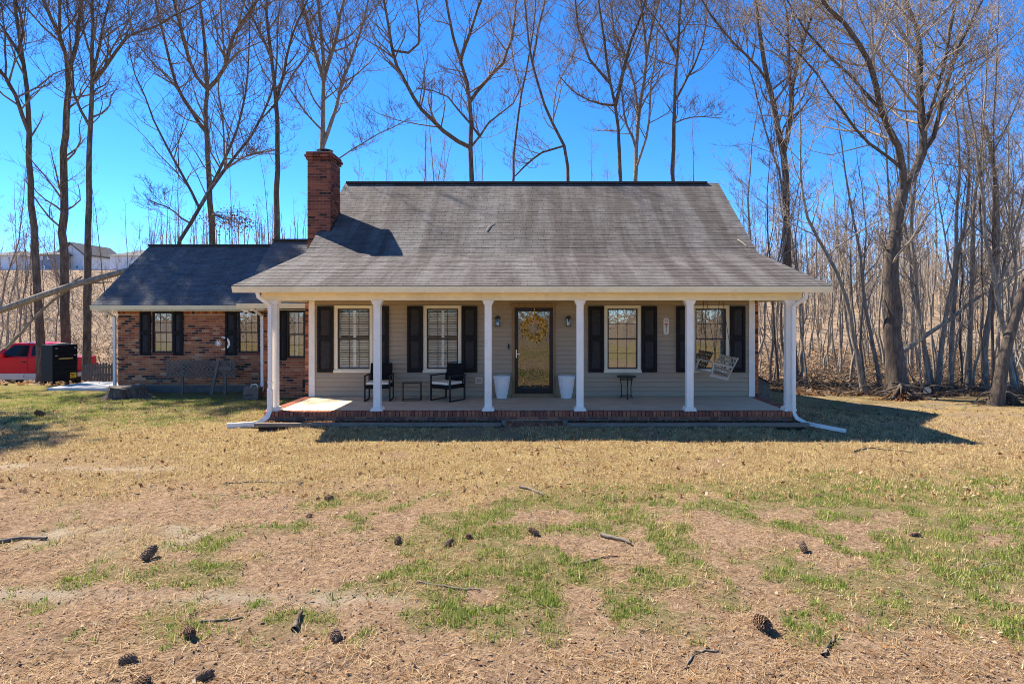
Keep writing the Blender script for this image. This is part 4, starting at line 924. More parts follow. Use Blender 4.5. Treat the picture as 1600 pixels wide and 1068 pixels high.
far_house(-30, 28, 424, 399, 388, 99, 'far_white', 'far white house with grey roof at the edge of the hilltop row', [(-12, 412, 5, 6), (14, 420, 6, 6)])
far_house(61, 96, 424, 398, 383, 96, 'far_grey', 'far grey-blue two storey house with a broad grey roof', [(64, 406, 4, 6), (74, 405, 4, 5), (66, 421, 5, 6)])
far_house(93, 130, 424, 397, 381, 98, 'far_white', 'far white house with a peaked gable beside the grey-blue house', [(100, 420, 5, 6), (118, 420, 6, 6)], True)
far_house(172, 262, 420, 400, 386, 97, 'far_white', 'far pale house partly behind the brick wing roof', [(206, 408, 4, 5), (185, 410, 4, 6)])
o = thing('far_fence', (P(60, 0, 92)[0], 92, 8.5), 'long grey board fence on the far hilltop before the houses', 'fence')
X = P(-60, 0, 92)[0]; Xe = P(200, 0, 92)[0]; k = 0
while X < Xe:
    g = float(H(X, 92)); MB().box(X, X + .46, 92, 92.05 + .02 * (k % 2), g - .2, P(0, 421, 92)[2] + .06 * (k % 3)).build('fence_board', M['far_fence'], o); X += .48; k += 1

# ------------------------------------------------------------------ trees
def resample(pts, k):
    pts = np.asarray(pts, float)
    d = np.r_[0, np.cumsum(np.linalg.norm(np.diff(pts, axis=0), axis=1))]; t = np.linspace(0, d[-1], k)
    # smooth with catmull-rom through np.interp of blurred samples
    fine = np.stack([np.interp(np.linspace(0, d[-1], k * 6), d, pts[:, i]) for i in range(3)], 1)
    w = max(1, int(k * 6 / max(len(pts) - 1, 1) * .35)); pad = np.pad(fine, ((w, w), (0, 0)), 'edge'); ker = np.ones(2 * w + 1) / (2 * w + 1)
    sm_ = np.stack([np.convolve(pad[:, i], ker, 'valid') for i in range(3)], 1); sm_[0] = pts[0]; sm_[-1] = pts[-1]
    return sm_[np.linspace(0, len(sm_) - 1, k).round().astype(int)]
def sprout(TB, pts, ra, rng, count, length, level, rmin, up=.55, t0=.15, spread=1.0):
    """side branches on a limb given as points and radii"""
    K = len(pts); ts = np.sort(rng.uniform(t0, 1, count)); 
    for t in ts:
        f = t * (K - 1); i = min(int(f), K - 2); p = pts[i] + (pts[i + 1] - pts[i]) * (f - i); tan = pts[i + 1] - pts[i]; tan /= np.linalg.norm(tan) + 1e-9
        rr = np.interp(f, np.arange(K), ra); r0 = max(rmin, min(.045, rr * rng.uniform(.3, .6)))
        a = rng.uniform(0, 2 * np.pi); side = np.array([np.cos(a), np.sin(a), rng.uniform(-.15, .35)]); side -= tan * side.dot(tan) * .8; side /= np.linalg.norm(side) + 1e-9
        d = side * spread * rng.uniform(.6, 1.0) + tan * rng.uniform(.3, .9); d /= np.linalg.norm(d)
        L = length * rng.uniform(.45, 1.15) * (1 - .45 * t); k = 5 if level > 1 else 4 if level > 0 else 3
        q = [p]; step = L / (k - 1)
        for _ in range(k - 1):
            d = d + np.array([0, 0, up * .35]) + rng.normal(0, .20, 3); d /= np.linalg.norm(d); q.append(q[-1] + d * step)
        q = np.array(q); rad = np.linspace(r0, max(rmin * .6, r0 * .25), k); TB.add(q, rad, 5 if r0 > .03 else 3)
        if level > 0: sprout(TB, q, rad, rng, max(2, int((6 if level > 1 else 7) * (L / length + .35))), L * .6, level - 1, rmin * .9, up, .2, spread)
def hero(name, label, Y, limbs, seed, cat='tree', mat='bark', tmat='twig', dens=1.0, ext=4.0, leaves=0, group=None, rmin=.007, tw=1.0):
    """limbs: (pixel points, width at start, width at end, extend beyond the end?) - the first is the trunk, rooted in the ground"""
    rng = np.random.default_rng(seed); TR = Tubes(); CR = Tubes(); fp = limbs[0][0][0]; bx = P(fp[0], 0, Y)[0]; gz = float(G(bx, Y))
    def depth_at(px, py, base): return base
    known = []; leaf_at = []
    for li, L in enumerate(limbs):
        pp, w0, w1 = L[0], L[1], L[2]; more = L[3] if len(L) > 3 else False
        if li == 0: pts = [P(a, b, Y) for a, b in pp]; pts[0] = (pts[0][0], Y, gz - .15)
        else:
            # start at the nearest known point, drift in depth so that the tree is round
            a0 = P(pp[0][0], pp[0][1], Y); near = min(known, key=lambda q: (q[0] - a0[0]) ** 2 + (q[2] - a0[2]) ** 2)
            lean = random.Random(seed * 131 + li * 7).uniform(-.45, .45); pts = [tuple(near)]
            for (u, v) in pp[1:]:
                b = P(u, v, Y); h = math.hypot(b[0] - near[0], b[2] - near[2]); dy = lean * h; Yq = near[1] + dy; b = P(u, v, Yq); pts.append(b)
        if more:
            a, b = np.array(pts[-2]), np.array(pts[-1]); d = (b - a) / (np.linalg.norm(b - a) + 1e-9); q = b
            for s_ in range(2): d = d + np.array([rng.normal(0, .15), rng.normal(0, .2), .25]); d /= np.linalg.norm(d); q = q + d * ext / 2; pts.append(tuple(q))
        ln = sum(math.dist(pts[i], pts[i + 1]) for i in range(len(pts) - 1)); k = int(max(6, min(22, ln * 1.6)))
        q = resample(pts, k); sc = Y / FPX * (.9 if li == 0 else .78); r0, r1 = w0 * sc / 2, w1 * sc / 2 * (.3 if more else .9); q[1:-1] += rng.normal(0, .018 + .1 * r1, (k - 2, 3))
        rad = np.linspace(r0, r1, k)
        if li == 0: rad[0] *= 1.5; rad[1] *= 1.12
        known += [tuple(v) for v in q]; (TR if r0 > .05 or li == 0 else CR).add(q, rad, 9 if r0 > .08 else 6)
        sp = int((ln * (3.5 if li else .7) + (5 if li else 2)) * dens); sprout(CR, q, rad, rng, sp, min(3.6, 1.3 + ln * .3), 2 if r0 > .02 else 1, rmin, .6, .12 if li else .5)
    o = thing(name, (bx, Y, gz), label, cat, group)
    link_mesh('trunk', TR.mesh('trunk', M[mat]), o); link_mesh('crown', CR.mesh('crown', M[tmat]), o); return o
hero('bare_tree', 'slim bare tree forked low, first trunk from the picture edge behind the red truck', 25, [([(66, 548), (59, 459), (53, 370), (45, 240), (44, 195), (47, 161), (36, 90), (20, 0)], 15, 6, True), ([(44, 195), (17, 129), (0, 107), (-20, 90)], 8, 4, True), ([(36, 85), (15, 55), (0, 37)], 6, 4, True), ([(17, 129), (9, 60), (4, 10)], 4, 3, True), ([(37, 80), (38, 41), (24, 0)], 6, 4, True)], 1)
hero('bare_tree', 'tall straight bare tree rising directly behind the tool chest', 26, [([(104, 545), (100, 400), (99, 240), (109, 142), (106, 112)], 16, 10), ([(106, 112), (101, 79), (77, 22), (62, -10)], 8, 5, True), ([(101, 60), (92, 0), (88, -40)], 6, 4, True), ([(107, 118), (116, 94), (122, 49), (128, -10)], 9, 6, True), ([(101, 70), (112, 39), (130, 0)], 4, 3, True)], 2)
hero('bare_tree', 'tall dark bare tree with fan of upswept limbs between tool chest and wing', 24, [([(136, 562), (137, 400), (139, 225), (144, 139), (144, 100), (144, 37), (142, -20)], 14, 6, True), ([(146, 139), (176, 90), (202, 52), (232, 46)], 7, 3, True), ([(148, 110), (165, 22), (176, -10)], 6, 4, True), ([(132, 215), (120, 165), (114, 125)], 6, 3, True), ([(144, 100), (132, 55), (125, 0)], 5, 3, True), ([(150, 130), (185, 60), (215, 10)], 4, 3, True)], 3)
hero('bare_tree', 'dark bare tree with candelabra limbs behind the wing ridge', 27, [([(333, 540), (333, 382), (326, 262), (321, 191), (323, 150), (324, 112), (319, 56), (313, 0)], 14, 6, True), ([(319, 191), (277, 142), (270, 116), (259, 67), (240, 0)], 8, 4, True), ([(270, 118), (225, 82), (214, 67)], 4, 2), ([(322, 146), (300, 109), (285, 60), (270, 0)], 7, 4, True), ([(325, 154), (350, 116), (362, 60), (397, 7)], 8, 4, True), ([(352, 112), (348, 50), (345, 0)], 4, 3, True)], 4)
t5 = hero('bare_tree', 'bare tree leaning strongly over the wing roof with rusty leaves left on', 23.5, [([(262, 520), (275, 380), (300, 348), (330, 292), (360, 255), (393, 210), (420, 165), (432, 120)], 9, 4, True), ([(300, 348), (315, 318), (345, 262), (372, 200), (385, 140)], 8, 3, True), ([(311, 325), (285, 270), (264, 236), (247, 202)], 6, 2, True), ([(356, 258), (390, 240), (425, 232)], 5, 2), ([(348, 262), (348, 187), (339, 112)], 4, 2, True), ([(290, 360), (255, 320), (232, 312)], 4, 2)], 5, mat='bark_mid')
hero('bare_tree', 'dark bare tree with drooping lower limbs between wing ridge and chimney', 27, [([(432, 540), (432, 375), (433, 300), (433, 168), (428, 120), (421, 70), (415, -5)], 14, 6, True), ([(424, 80), (400, 37), (380, 5)], 6, 3, True), ([(434, 150), (442, 126), (449, 70), (467, 31)], 7, 4, True), ([(432, 160), (411, 182), (398, 198)], 5, 2), ([(434, 165), (460, 110), (490, 70)], 4, 2, True), ([(430, 235), (400, 240), (385, 245)], 4, 2)], 6)
hero('bare_tree', 'bare tree with four upright limbs rising straight behind the chimney', 28, [([(505, 520), (505, 300), (504, 230), (504, 157), (506, 112), (504, 70), (497, 28), (496, -12)], 14, 7, True), ([(504, 124), (493, 84), (481, 37), (471, -5)], 8, 5, True), ([(508, 114), (524, 65), (538, -5)], 9, 5, True), ([(508, 228), (526, 169), (535, 124), (554, 81), (574, 8)], 8, 3, True), ([(500, 210), (484, 185), (448, 132)], 4, 2), ([(515, 250), (580, 215), (640, 185)], 3, 2)], 7, mat='bark_grey')
hero('bare_tree', 'spreading bare tree with one big limb swept sideways above the ridge', 28, [([(740, 520), (738, 284), (736, 225), (737, 168), (731, 140), (723, 98), (706, 62), (698, -5)], 14, 5, True), ([(734, 245), (703, 213), (653, 166), (636, 132), (613, 90), (608, 42), (598, -5)], 9, 4, True), ([(723, 98), (737, 42), (752, -5)], 6, 4, True), ([(737, 168), (760, 124), (788, 98), (802, 56), (806, 0)], 8, 4, True), ([(636, 110), (642, 88), (658, 65), (655, 30)], 5, 2, True), ([(739, 218), (771, 185), (804, 163), (812, 140)], 5, 2), ([(733, 210), (706, 157), (681, 140), (650, 138)], 5, 2)], 8)
hero('bare_tree', 'slender bare tree with a bent stem above the ridge over the front door', 27, [([(889, 520), (888, 284), (884, 225), (876, 208), (856, 183), (839, 126), (828, 84), (824, 37), (820, -5)], 9, 4, True), ([(829, 88), (845, 28), (852, -5)], 5, 3, True), ([(880, 220), (842, 239), (805, 275)], 5, 3), ([(858, 188), (870, 130), (892, 95)], 3, 2, True)], 9, tmat='twig_grey')
hero('bare_tree', 'thin straight bare tree crossing the bent one above the roof', 29, [([(800, 520), (801, 281), (808, 183), (827, 87), (838, 20)], 7, 4, True), ([(815, 150), (800, 90), (798, 30)], 3, 2, True)], 10, tmat='twig_grey')
hero('bare_tree', 'dark forked bare tree with a long low side limb behind the ridge', 27, [([(972, 520), (971, 284), (966, 211), (963, 168), (952, 132), (947, 70), (935, 2)], 10, 5, True), ([(953, 134), (921, 95), (912, 70), (901, 37), (898, -5)], 6, 4, True), ([(965, 158), (975, 101), (994, 45), (1010, -5)], 8, 5, True), ([(962, 168), (926, 160), (898, 143), (873, 118)], 5, 2), ([(975, 105), (960, 60), (955, 10)], 4, 3, True)], 11)
hero('bare_tree', 'pale barked bare tree with many close upright stems behind the ridge', 27.5, [([(992, 520), (992, 284), (994, 239), (997, 185), (1006, 132), (1011, 84), (1019, 37), (1032, -5)], 11, 6, True), ([(997, 185), (994, 140), (974, 84), (957, 42)], 6, 3, True), ([(990, 222), (974, 180), (971, 140)], 6, 3), ([(1009, 105), (1006, 42), (1000, -5)], 6, 4, True), ([(1004, 281), (1015, 197), (1016, 135), (1025, 84), (1030, 40)], 5, 3, True)], 12, mat='bark_grey')
hero('bare_tree', 'single straight dark bare tree near the end of the ridge', 26, [([(1050, 520), (1051, 284), (1054, 169), (1057, 98), (1061, 51), (1061, -5)], 11, 6, True), ([(1056, 146), (1081, 110), (1095, 79), (1103, 39)], 5, 3, True), ([(1057, 96), (1044, 60), (1030, 37)], 5, 3, True), ([(1055, 184), (1081, 181), (1129, 184)], 3, 1), ([(1059, 75), (1078, 40), (1085, 0)], 4, 3, True)], 13)
hero('bare_tree', 'big twin stemmed bare tree close behind the porch roof end', 24, [([(1240, 612), (1232, 450), (1229, 330), (1226, 248), (1218, 207), (1201, 134), (1191, 73), (1178, 0)], 18, 7, True), ([(1227, 250), (1236, 197), (1236, 127), (1255, 64), (1278, 0)], 11, 6, True), ([(1236, 127), (1231, 48), (1227, -8)], 7, 5, True), ([(1199, 126), (1175, 92), (1150, 75), (1125, 45), (1105, 18)], 6, 3, True), ([(1228, 300), (1190, 180), (1172, 110)], 5, 3, True)], 14)
hero('bare_tree', 'largest bare tree with thick hollow trunk and wide crown at the lawn edge', 19.3, [([(1404, 602), (1396, 500), (1389, 410), (1393, 384), (1405, 340), (1411, 298)], 33, 20), ([(1411, 298), (1430, 272), (1446, 234), (1440, 191), (1436, 127), (1438, 57), (1414, 3)], 18, 7, True), ([(1411, 298), (1412, 280), (1411, 239), (1370, 162), (1358, 95), (1328, 45), (1287, 3)], 14, 5, True), ([(1372, 166), (1315, 105), (1268, 60)], 7, 3, True), ([(1369, 160), (1362, 80), (1360, 0)], 6, 4, True), ([(1446, 234), (1468, 208), (1468, 172), (1487, 105), (1510, 48), (1535, 0)], 10, 4, True), ([(1440, 195), (1468, 134), (1481, 64), (1495, 0)], 8, 5, True), ([(1438, 185), (1401, 127), (1366, 80), (1341, 25)], 6, 3, True), ([(1437, 150), (1420, 95), (1416, 30)], 5, 3, True), ([(1411, 270), (1373, 235), (1338, 210), (1315, 172), (1271, 108)], 7, 3, True), ([(1468, 172), (1500, 110), (1545, 60), (1568, 20)], 4, 2), ([(1395, 395), (1375, 372), (1370, 360)], 9, 4)], 15, mat='bark_mid', tmat='twig_grey', dens=1.0)
hero('bare_tree', 'thick grey trunk leaning out of the picture at the lawn edge', 17.4, [([(1554, 634), (1560, 590), (1571, 539), (1600, 448), (1640, 340), (1690, 200)], 20, 9, True), ([(1640, 340), (1630, 250), (1640, 150)], 7, 3, True)], 16, mat='bark_mid', tmat='twig_grey')
hero('bare_tree', 'thin curved bare tree arching back towards the porch roof corner', 20, [([(1353, 613), (1335, 522), (1311, 431), (1298, 404), (1271, 367), (1257, 320), (1250, 270)], 9, 4, True), ([(1300, 406), (1330, 370), (1372, 345)], 4, 2), ([(1275, 372), (1240, 350), (1215, 345)], 3, 1)], 17, mat='bark_grey', tmat='twig_grey')
hero('bare_tree', 'crooked bare tree with a snapped top near the picture edge', 21, [([(1538, 602), (1544, 472), (1559, 421), (1558, 337), (1554, 264), (1540, 197)], 11, 7), ([(1546, 470), (1580, 400), (1600, 330)], 5, 3, True), ([(1541, 205), (1528, 190), (1515, 186)], 3, 1)], 18, mat='bark_grey', tmat='twig_grey')
hero('bare_tree', 'dark slanting bare tree crossing its neighbour in the right woods', 21.5, [([(1462, 600), (1478, 500), (1490, 438), (1497, 320), (1500, 230)], 9, 4, True), ([(1492, 430), (1470, 340), (1462, 280)], 4, 2, True)], 19, mat='bark_grey', tmat='twig_grey')
hero('bare_tree', 'upright bare tree forking high beside the slanting one', 22, [([(1484, 612), (1490, 470), (1497, 400), (1513, 320), (1516, 240)], 9, 4, True), ([(1498, 395), (1530, 330), (1545, 260)], 4, 2, True)], 20, mat='bark_grey', tmat='twig_grey')
rl = np.random.default_rng(71); n_ = 420; cx_ = np.where(rl.random(n_) < .7, rl.normal(372, 16, n_), rl.normal(335, 20, n_)); cy_ = rl.normal(346, 10, n_); cY = 23.5 + rl.normal(0, .5, n_); c_ = np.array([P(a, b, y) for a, b, y in zip(cx_, cy_, cY)]); d_ = rl.normal(0, 1, (n_, 3)); d_ /= np.linalg.norm(d_, axis=1, keepdims=True); w_ = np.cross(d_, rl.normal(0, 1, (n_, 3))); w_ /= np.linalg.norm(w_, axis=1, keepdims=True)
V = np.stack([c_ - d_ * .06, c_ + w_ * .025, c_ + d_ * .06, c_ - w_ * .025], 1).reshape(-1, 3); me = np_mesh('rusty_leaves', V, np.arange(n_ * 4).reshape(-1, 4)); me.materials.append(M['rust_leaf']); link_mesh('leaves', me, t5)['kind'] = 'stuff'
T = Tubes()
for i in range(26): a = np.array(P(330, 335, 23.5)); b = np.array(P(rl.normal(372, 18), rl.normal(346, 9), 23.5 + rl.normal(0, .5))); T.add(resample([a, (a + b) / 2 + rl.normal(0, .1, 3), b], 5), np.linspace(.012, .005, 5), 3)
link_mesh('leafy_twigs', T.mesh('leafy_twigs', M['twig']), t5)['kind'] = 'stuff'
# fallen and hung-up trunks
def log(name, label, pts, w0, w1, Y, seed, cat='fallen tree', k=14, br=5):
    rng = np.random.default_rng(seed); q = resample([P(a, b, Y + d) for a, b, d in pts], k); q[1:-1] += rng.normal(0, .02, (k - 2, 3)); T = Tubes(); C_ = Tubes(); rad = np.linspace(w0, w1, k) * Y / FPX / 2
    T.add(q, rad, 9); sprout(C_, q, rad, rng, br, 1.6, 1, .008, .1); o = thing(name, tuple(q[0]), label, cat); link_mesh('trunk', T.mesh('trunk', M['bark_grey']), o); link_mesh('branches', C_.mesh('branches', M['twig']), o)['kind'] = 'stuff'
log('fallen_tree', 'fallen tree trunk hung up slanting across the trunks toward the wing roof', [(-330, 590, 1), (-150, 532, .5), (0, 484, 0), (95, 452, 0), (195, 424, 0), (260, 404, 0)], 15, 8, 22, 51, br=14)
log('fallen_branch', 'thin broken limb slanting up behind the red truck', [(10, 545, 0), (50, 500, 0), (98, 458, 0), (128, 432, 0)], 5, 3, 22.4, 52, br=4)
log('fallen_tree', 'thin fallen trunk leaning against the largest tree in the right woods', [(1405, 553, 0), (1465, 512, .8), (1540, 456, 1.6), (1600, 420, 2.2)], 8, 4, 20.6, 53, br=5)
# root plate and leaf pile at the wood edge
def roots(px, py, Y, seed, label):
    X = P(px, 0, Y)[0]; g = float(G(X, Y)); rng = np.random.default_rng(seed); o = thing('root_mound', (X, Y, g), label, 'root mound'); T = Tubes()
    for i in range(46):
        a = rng.uniform(0, 2 * np.pi); R_ = rng.uniform(.4, 1.0); h = rng.uniform(.1, .5); p = np.array([X, Y, g + h]); e = np.array([X + R_ * math.cos(a), Y + R_ * .5 * math.sin(a), g + rng.uniform(-.05, .25)]); m_ = (p + e) / 2 + rng.normal(0, .1, 3); T.add(resample([p, m_, e], 6), np.linspace(rng.uniform(.02, .06), .01, 6), 5)
    ob = link_mesh('roots', T.mesh('roots', M['bark_mid']), o); ob['kind'] = 'stuff'
    V, F = flakes(700, lambda r, n: X + r.normal(0, .35, n), lambda r, n: Y + r.normal(0, .2, n), .09, 0, seed); V[:, 2] += np.maximum(0, .42 - .9 * np.hypot(V[:, 0] - X, (V[:, 1] - Y) * 1.5)); me = np_mesh('mound', V, F); me.materials.append(M['rust_leaf']); ob = link_mesh('leaf_cover', me, o); ob['kind'] = 'stuff'
roots(1408, 600, 18.7, 61, 'tangled root mound at the foot of the largest tree')
roots(1570, 622, 17.6, 62, 'rusty leaf heap behind the leaning grey trunk')

# prototypes for the woods ------------------------------------------------
def proto(seed, h, r0, lean, nb, fork, grey):
    rng = np.random.default_rng(seed); TR = Tubes(); CR = Tubes(); k = 12; z = np.linspace(-.2, h, k); wob = np.cumsum(rng.normal(0, .065, (k, 2)), 0); pts = np.stack([lean * z / h + wob[:, 0], wob[:, 1], z], 1); pts[0, :2] = 0; pts[1, :2] *= .3
    rad = r0 * (1 - .88 * (np.linspace(0, 1, k)) ** 1.1); rad[0] *= 1.3; TR.add(pts, rad, 7); ls = [(pts, rad)]
    for _ in range(fork):
        i = rng.integers(4, 8); a = rng.uniform(0, 6.28); L = (h - z[i]) * rng.uniform(.7, .95); d = np.array([math.cos(a) * .32, math.sin(a) * .32, 1.0]); d /= np.linalg.norm(d); q = [pts[i]]
        for s_ in range(7): d = d + np.r_[rng.normal(0, .07, 2), .05]; d /= np.linalg.norm(d); q.append(q[-1] + d * L / 7)
        q = np.array(q); rr = np.linspace(rad[i] * .75, .012, 8); TR.add(q, rr, 6); ls.append((q, rr))
    for (q, rr) in ls: sprout(CR, q, rr, rng, int(nb * (1 if q is pts else .6)), h * .15, 2, .006, .75, .16 if q is pts else .12, .85)
    o = bpy.data.objects.new('woodland_tree', None); tm = TR.mesh('trunk', M['bark_grey' if grey else 'bark']); cm_ = CR.mesh('crown', M['twig_grey' if grey else 'twig']); return (tm, cm_)
protos = [proto(100 + i, 13 + 1.2 * (i % 5), .062 + .016 * (i % 4), (-.8, .5, 0, 1.2, -.3, .2, .9, -1.4)[i % 8], 20, (0, 1, 1, 1, 0, 1, 0, 1)[i % 8], i % 4 != 0) for i in range(9)]
saps = [proto(200 + i, 5.5 + i * 1.1, .035 + .006 * i, (-.9, .6, 1.4, -.3, .2)[i], 14, i % 2, True) for i in range(5)]
def place(name, pr, x, y, rz, s, label, group, tilt=0):
    o = thing(name, (x, y, float(G(x, y))), label, 'tree', group); o.rotation_euler = (tilt, 0, rz); o.scale = (s, s, s)
    for nm, me in (('trunk', pr[0]), ('crown', pr[1])):
        c = bpy.data.objects.new(nm, me); COL.objects.link(c); c.parent = o
r = random.Random(77)
def scatter(n, px, Yr, prs, name, label, group, sc, pw=1.3, minY=None):
    spots = []
    tries = 0
    while len(spots) < n and tries < n * 30:
        tries += 1; u = r.uniform(*px); Y = Yr[0] + (Yr[1] - Yr[0]) * r.random() ** pw
        if minY and Y < minY(u): continue
        x = (u - VX) * Y / FPX
        if any((x - a) ** 2 + (Y - b) ** 2 < .35 for a, b in spots): continue
        spots.append((x, Y)); place(name, prs[(k_ := r.randrange(len(prs)))], x, Y, r.uniform(0, 6.28), (q_ := r.uniform(*sc)), label(k_, Y, q_, sc, u, px), group, r.gauss(0, .075))
def lab(kind, where):
    def f(k, Y, q, sc, u, px):
        size = ('short', 'middling', 'tall')[min(2, int(3 * (q - sc[0]) / (sc[1] - sc[0])))]
        form = (('pale straight', 'pale forked', 'brown straight', 'pale leaning', 'dark straight') if kind == 'sapling' else ('dark straight', 'pale forked', 'pale twin-topped', 'pale leaning', 'dark single-stemmed', 'grey forked', 'grey slanting', 'grey leaning', 'dark slim'))[k]
        t = (u - px[0]) / (px[1] - px[0]); side = where[min(len(where) - 1, int(t * len(where)))]
        return f'{size} {form} bare {kind} {side}' + (' near the lawn' if Y < 28 and px[0] > 900 else ' deep in the woods' if Y > 42 else '')
    return f
mY = lambda u: 22.5 if u < 1330 else 19.8
scatter(84, (1165, 1660), (19.8, 62), protos, 'woodland_tree', lab('tree', ('past the porch swing end', 'before the largest tree', 'behind the largest tree', 'by the picture edge')), 'woods past the swing end of the house', (.48, .82), 1.25, mY)
scatter(100, (1175, 1650), (20, 45), saps, 'sapling', lab('sapling', ('just past the porch swing end', 'before the largest tree', 'behind the largest tree', 'by the picture edge')), 'saplings in the woods past the swing end', (.8, 1.3), 1.2, mY)
scatter(15, (-60, 250), (29, 60), protos, 'woodland_tree', lab('tree', ('on the slope behind the truck', 'on the slope behind the tool chest', 'on the slope behind the wing gable')), 'trees on the slope behind the truck', (.45, .8), 1.0)
scatter(12, (-40, 240), (25.5, 40), saps, 'sapling', lab('sapling', ('on the slope behind the truck', 'on the slope behind the tool chest', 'on the slope behind the wing gable')), 'saplings on the slope behind the truck', (.7, 1.2), 1.0)
scatter(44, (255, 1165), (36, 60), protos, 'woodland_tree', lab('tree', ('showing above the wing roof', 'showing beside the chimney', 'showing above the middle of the ridge', 'showing above the far ridge end')), 'trees behind the house roof', (.7, .98), 1.0)
# trees behind the camera, seen mirrored in the window panes
for i in range(34): place('woodland_tree', protos[i % 9], r.uniform(-24, 24), r.uniform(-38, -16), r.uniform(0, 6), r.uniform(.8, 1.1), 'bare tree across the lawn mirrored in the window panes', 'trees mirrored in the window panes')
# pines beside the house whose crowns shade the wing and the lawn
def pine(x, y, h, seed, label, c0=.55, R=3.2, nb=60):
    rng = np.random.default_rng(seed); T = Tubes(); g = float(G(x, y)); k = 12; z = np.linspace(-.2, h, k); pts = np.stack([x + np.cumsum(rng.normal(0, .06, k)), y + np.cumsum(rng.normal(0, .06, k)), g + z], 1); T.add(pts, np.linspace(.24, .03, k), 8); Vs = []; B = Tubes()
    for i in range(nb):
        t = rng.uniform(c0, .99); p = np.array([np.interp(t * h, z, pts[:, j]) for j in range(3)]); a = rng.uniform(0, 6.28); L = R * (1.15 - t) / (1.15 - c0) * rng.uniform(.6, 1.1); d = np.array([math.cos(a), math.sin(a), .25]); q = np.array([p + d * L * s_ + np.array([0, 0, .12 * L * s_ * s_]) for s_ in np.linspace(0, 1, 5)]); B.add(q, np.linspace(.05, .012, 5), 5)
        for j in range(11):
            s_ = rng.uniform(.35, 1.05); c = p + d * L * s_ + rng.normal(0, .22, 3); m = 34
            dd = rng.normal(0, 1, (m, 3)); dd[:, 2] = np.abs(dd[:, 2]) * .7; dd /= np.linalg.norm(dd, axis=1, keepdims=True); w = np.cross(dd, rng.normal(0, 1, (m, 3))); w /= np.linalg.norm(w, axis=1, keepdims=True) + 1e-6
            Vs.append(np.stack([c - w * .02, c + w * .02, c + dd * rng.uniform(.18, .32, (m, 1))], 1).reshape(-1, 3))
    o = thing('pine_tree', (x, y, g), label, 'tree', 'pines beside the lawn'); link_mesh('trunk', T.mesh('trunk', M['bark']), o); link_mesh('branches', B.mesh('branches', M['bark']), o); V = np.concatenate(Vs); me = np_mesh('needles', V, np.arange(len(V)).reshape(-1, 3)); me.materials.append(M['pine_green']); link_mesh('needles', me, o)
pine(-24.6, 27.0, 29, 301, 'tall pine beside the driveway shading the wing roof', .66, 5.0, 72)
pine(-25.5, 20.0, 19, 302, 'tall pine at the lawn edge shading the grass by the wing', .5, 3.8, 70)
pine(-21.5, 17.6, 17, 303, 'pine at the lawn side casting shade on the lawn', .6, 3.2, 55)
pine(-27.0, 29.0, 30, 304, 'tall pine behind the driveway shading the wing', .62, 5.0, 80)

# far mass of woods and undergrowth -----------------------------------------
rng = np.random.default_rng(400); T = Tubes()
for i in range(850):
    u = rng.uniform(1120, 1720) if i % 3 else rng.uniform(230, 1120); Y = rng.uniform(58, 112); x = (u - VX) * Y / FPX; g = float(H(x, Y)); h = rng.uniform(6, 10.5); k = 6; q = np.stack([x + np.cumsum(rng.normal(0, .15, k)), Y + np.zeros(k), g + np.linspace(-.3, h, k)], 1); rad = np.linspace(rng.uniform(.07, .14), .02, k); T.add(q, rad, 4)
    sprout(T, q, rad, rng, 15, h * .2, 0, .018, .8, .25, .8)
for i in range(260):
    x = rng.uniform(-60, 60); Y = rng.uniform(-62, -34); k = 6; h = rng.uniform(7, 12); q = np.stack([x + np.cumsum(rng.normal(0, .15, k)), Y + np.zeros(k), float(H(x, Y)) + np.linspace(-.3, h, k)], 1); rad = np.linspace(rng.uniform(.09, .2), .03, k); T.add(q, rad, 4); sprout(T, q, rad, rng, 12, h * .25, 0, .02, .8, .2, .8)
tag(link_mesh('distant_woods', T.mesh('distant_woods', M['twig_grey'])), 'hazy mass of bare grey trees on the far slope', 'woods', kind='stuff')
T = Tubes()
for i in range(2600):
    if i % 5: u = rng.uniform(1170, 1660); Y = 19.6 + 30 * rng.random() ** 1.5; Y = max(Y, 22.3 if u < 1320 else 19.6)
    else: u = rng.uniform(-60, 240); Y = rng.uniform(25, 60)
    x = (u - VX) * Y / FPX; g = float(G(x, Y)); a = rng.uniform(0, 6.28); L = rng.uniform(.5, 2.2); el = abs(rng.normal(.25, .35)); d = np.array([math.cos(a) * math.cos(el), math.sin(a) * math.cos(el), math.sin(el)]); q = np.array([[x, Y, g + .03] + d * L * s_ + np.array([0, 0, -.15 * L * s_ * s_]) + rng.normal(0, .04, 3) for s_ in np.linspace(0, 1, 5)]); q[:, 2] = np.maximum(q[:, 2], g + .02); T.add(q, np.linspace(rng.uniform(.006, .02), .005, 5), 4)
tag(link_mesh('undergrowth', T.mesh('undergrowth', M['bark_mid'])), 'brush and fallen branches on the woodland floor', 'undergrowth', kind='stuff')
T = Tubes()
for i in range(6500):
    Y = 27 + 61 * rng.random() ** .8; x = (rng.uniform(-60, 245) - VX) * Y / FPX; g = float(H(x, Y)); L = rng.uniform(.15, .6 if Y < 70 else .4); d = rng.normal(0, 1.0, 2); q = np.array([[x + d[0] * L * s_, Y + d[1] * L * s_, g + L * s_] for s_ in (0, .5, 1)]); T.add(q, np.array([.014, .011, .005]) * (.5 + Y / 60), 3)
tag(link_mesh('dry_brush', T.mesh('dry_brush', M['twig_grey'])), 'dry brown brush covering the far slope', 'brush', kind='stuff')
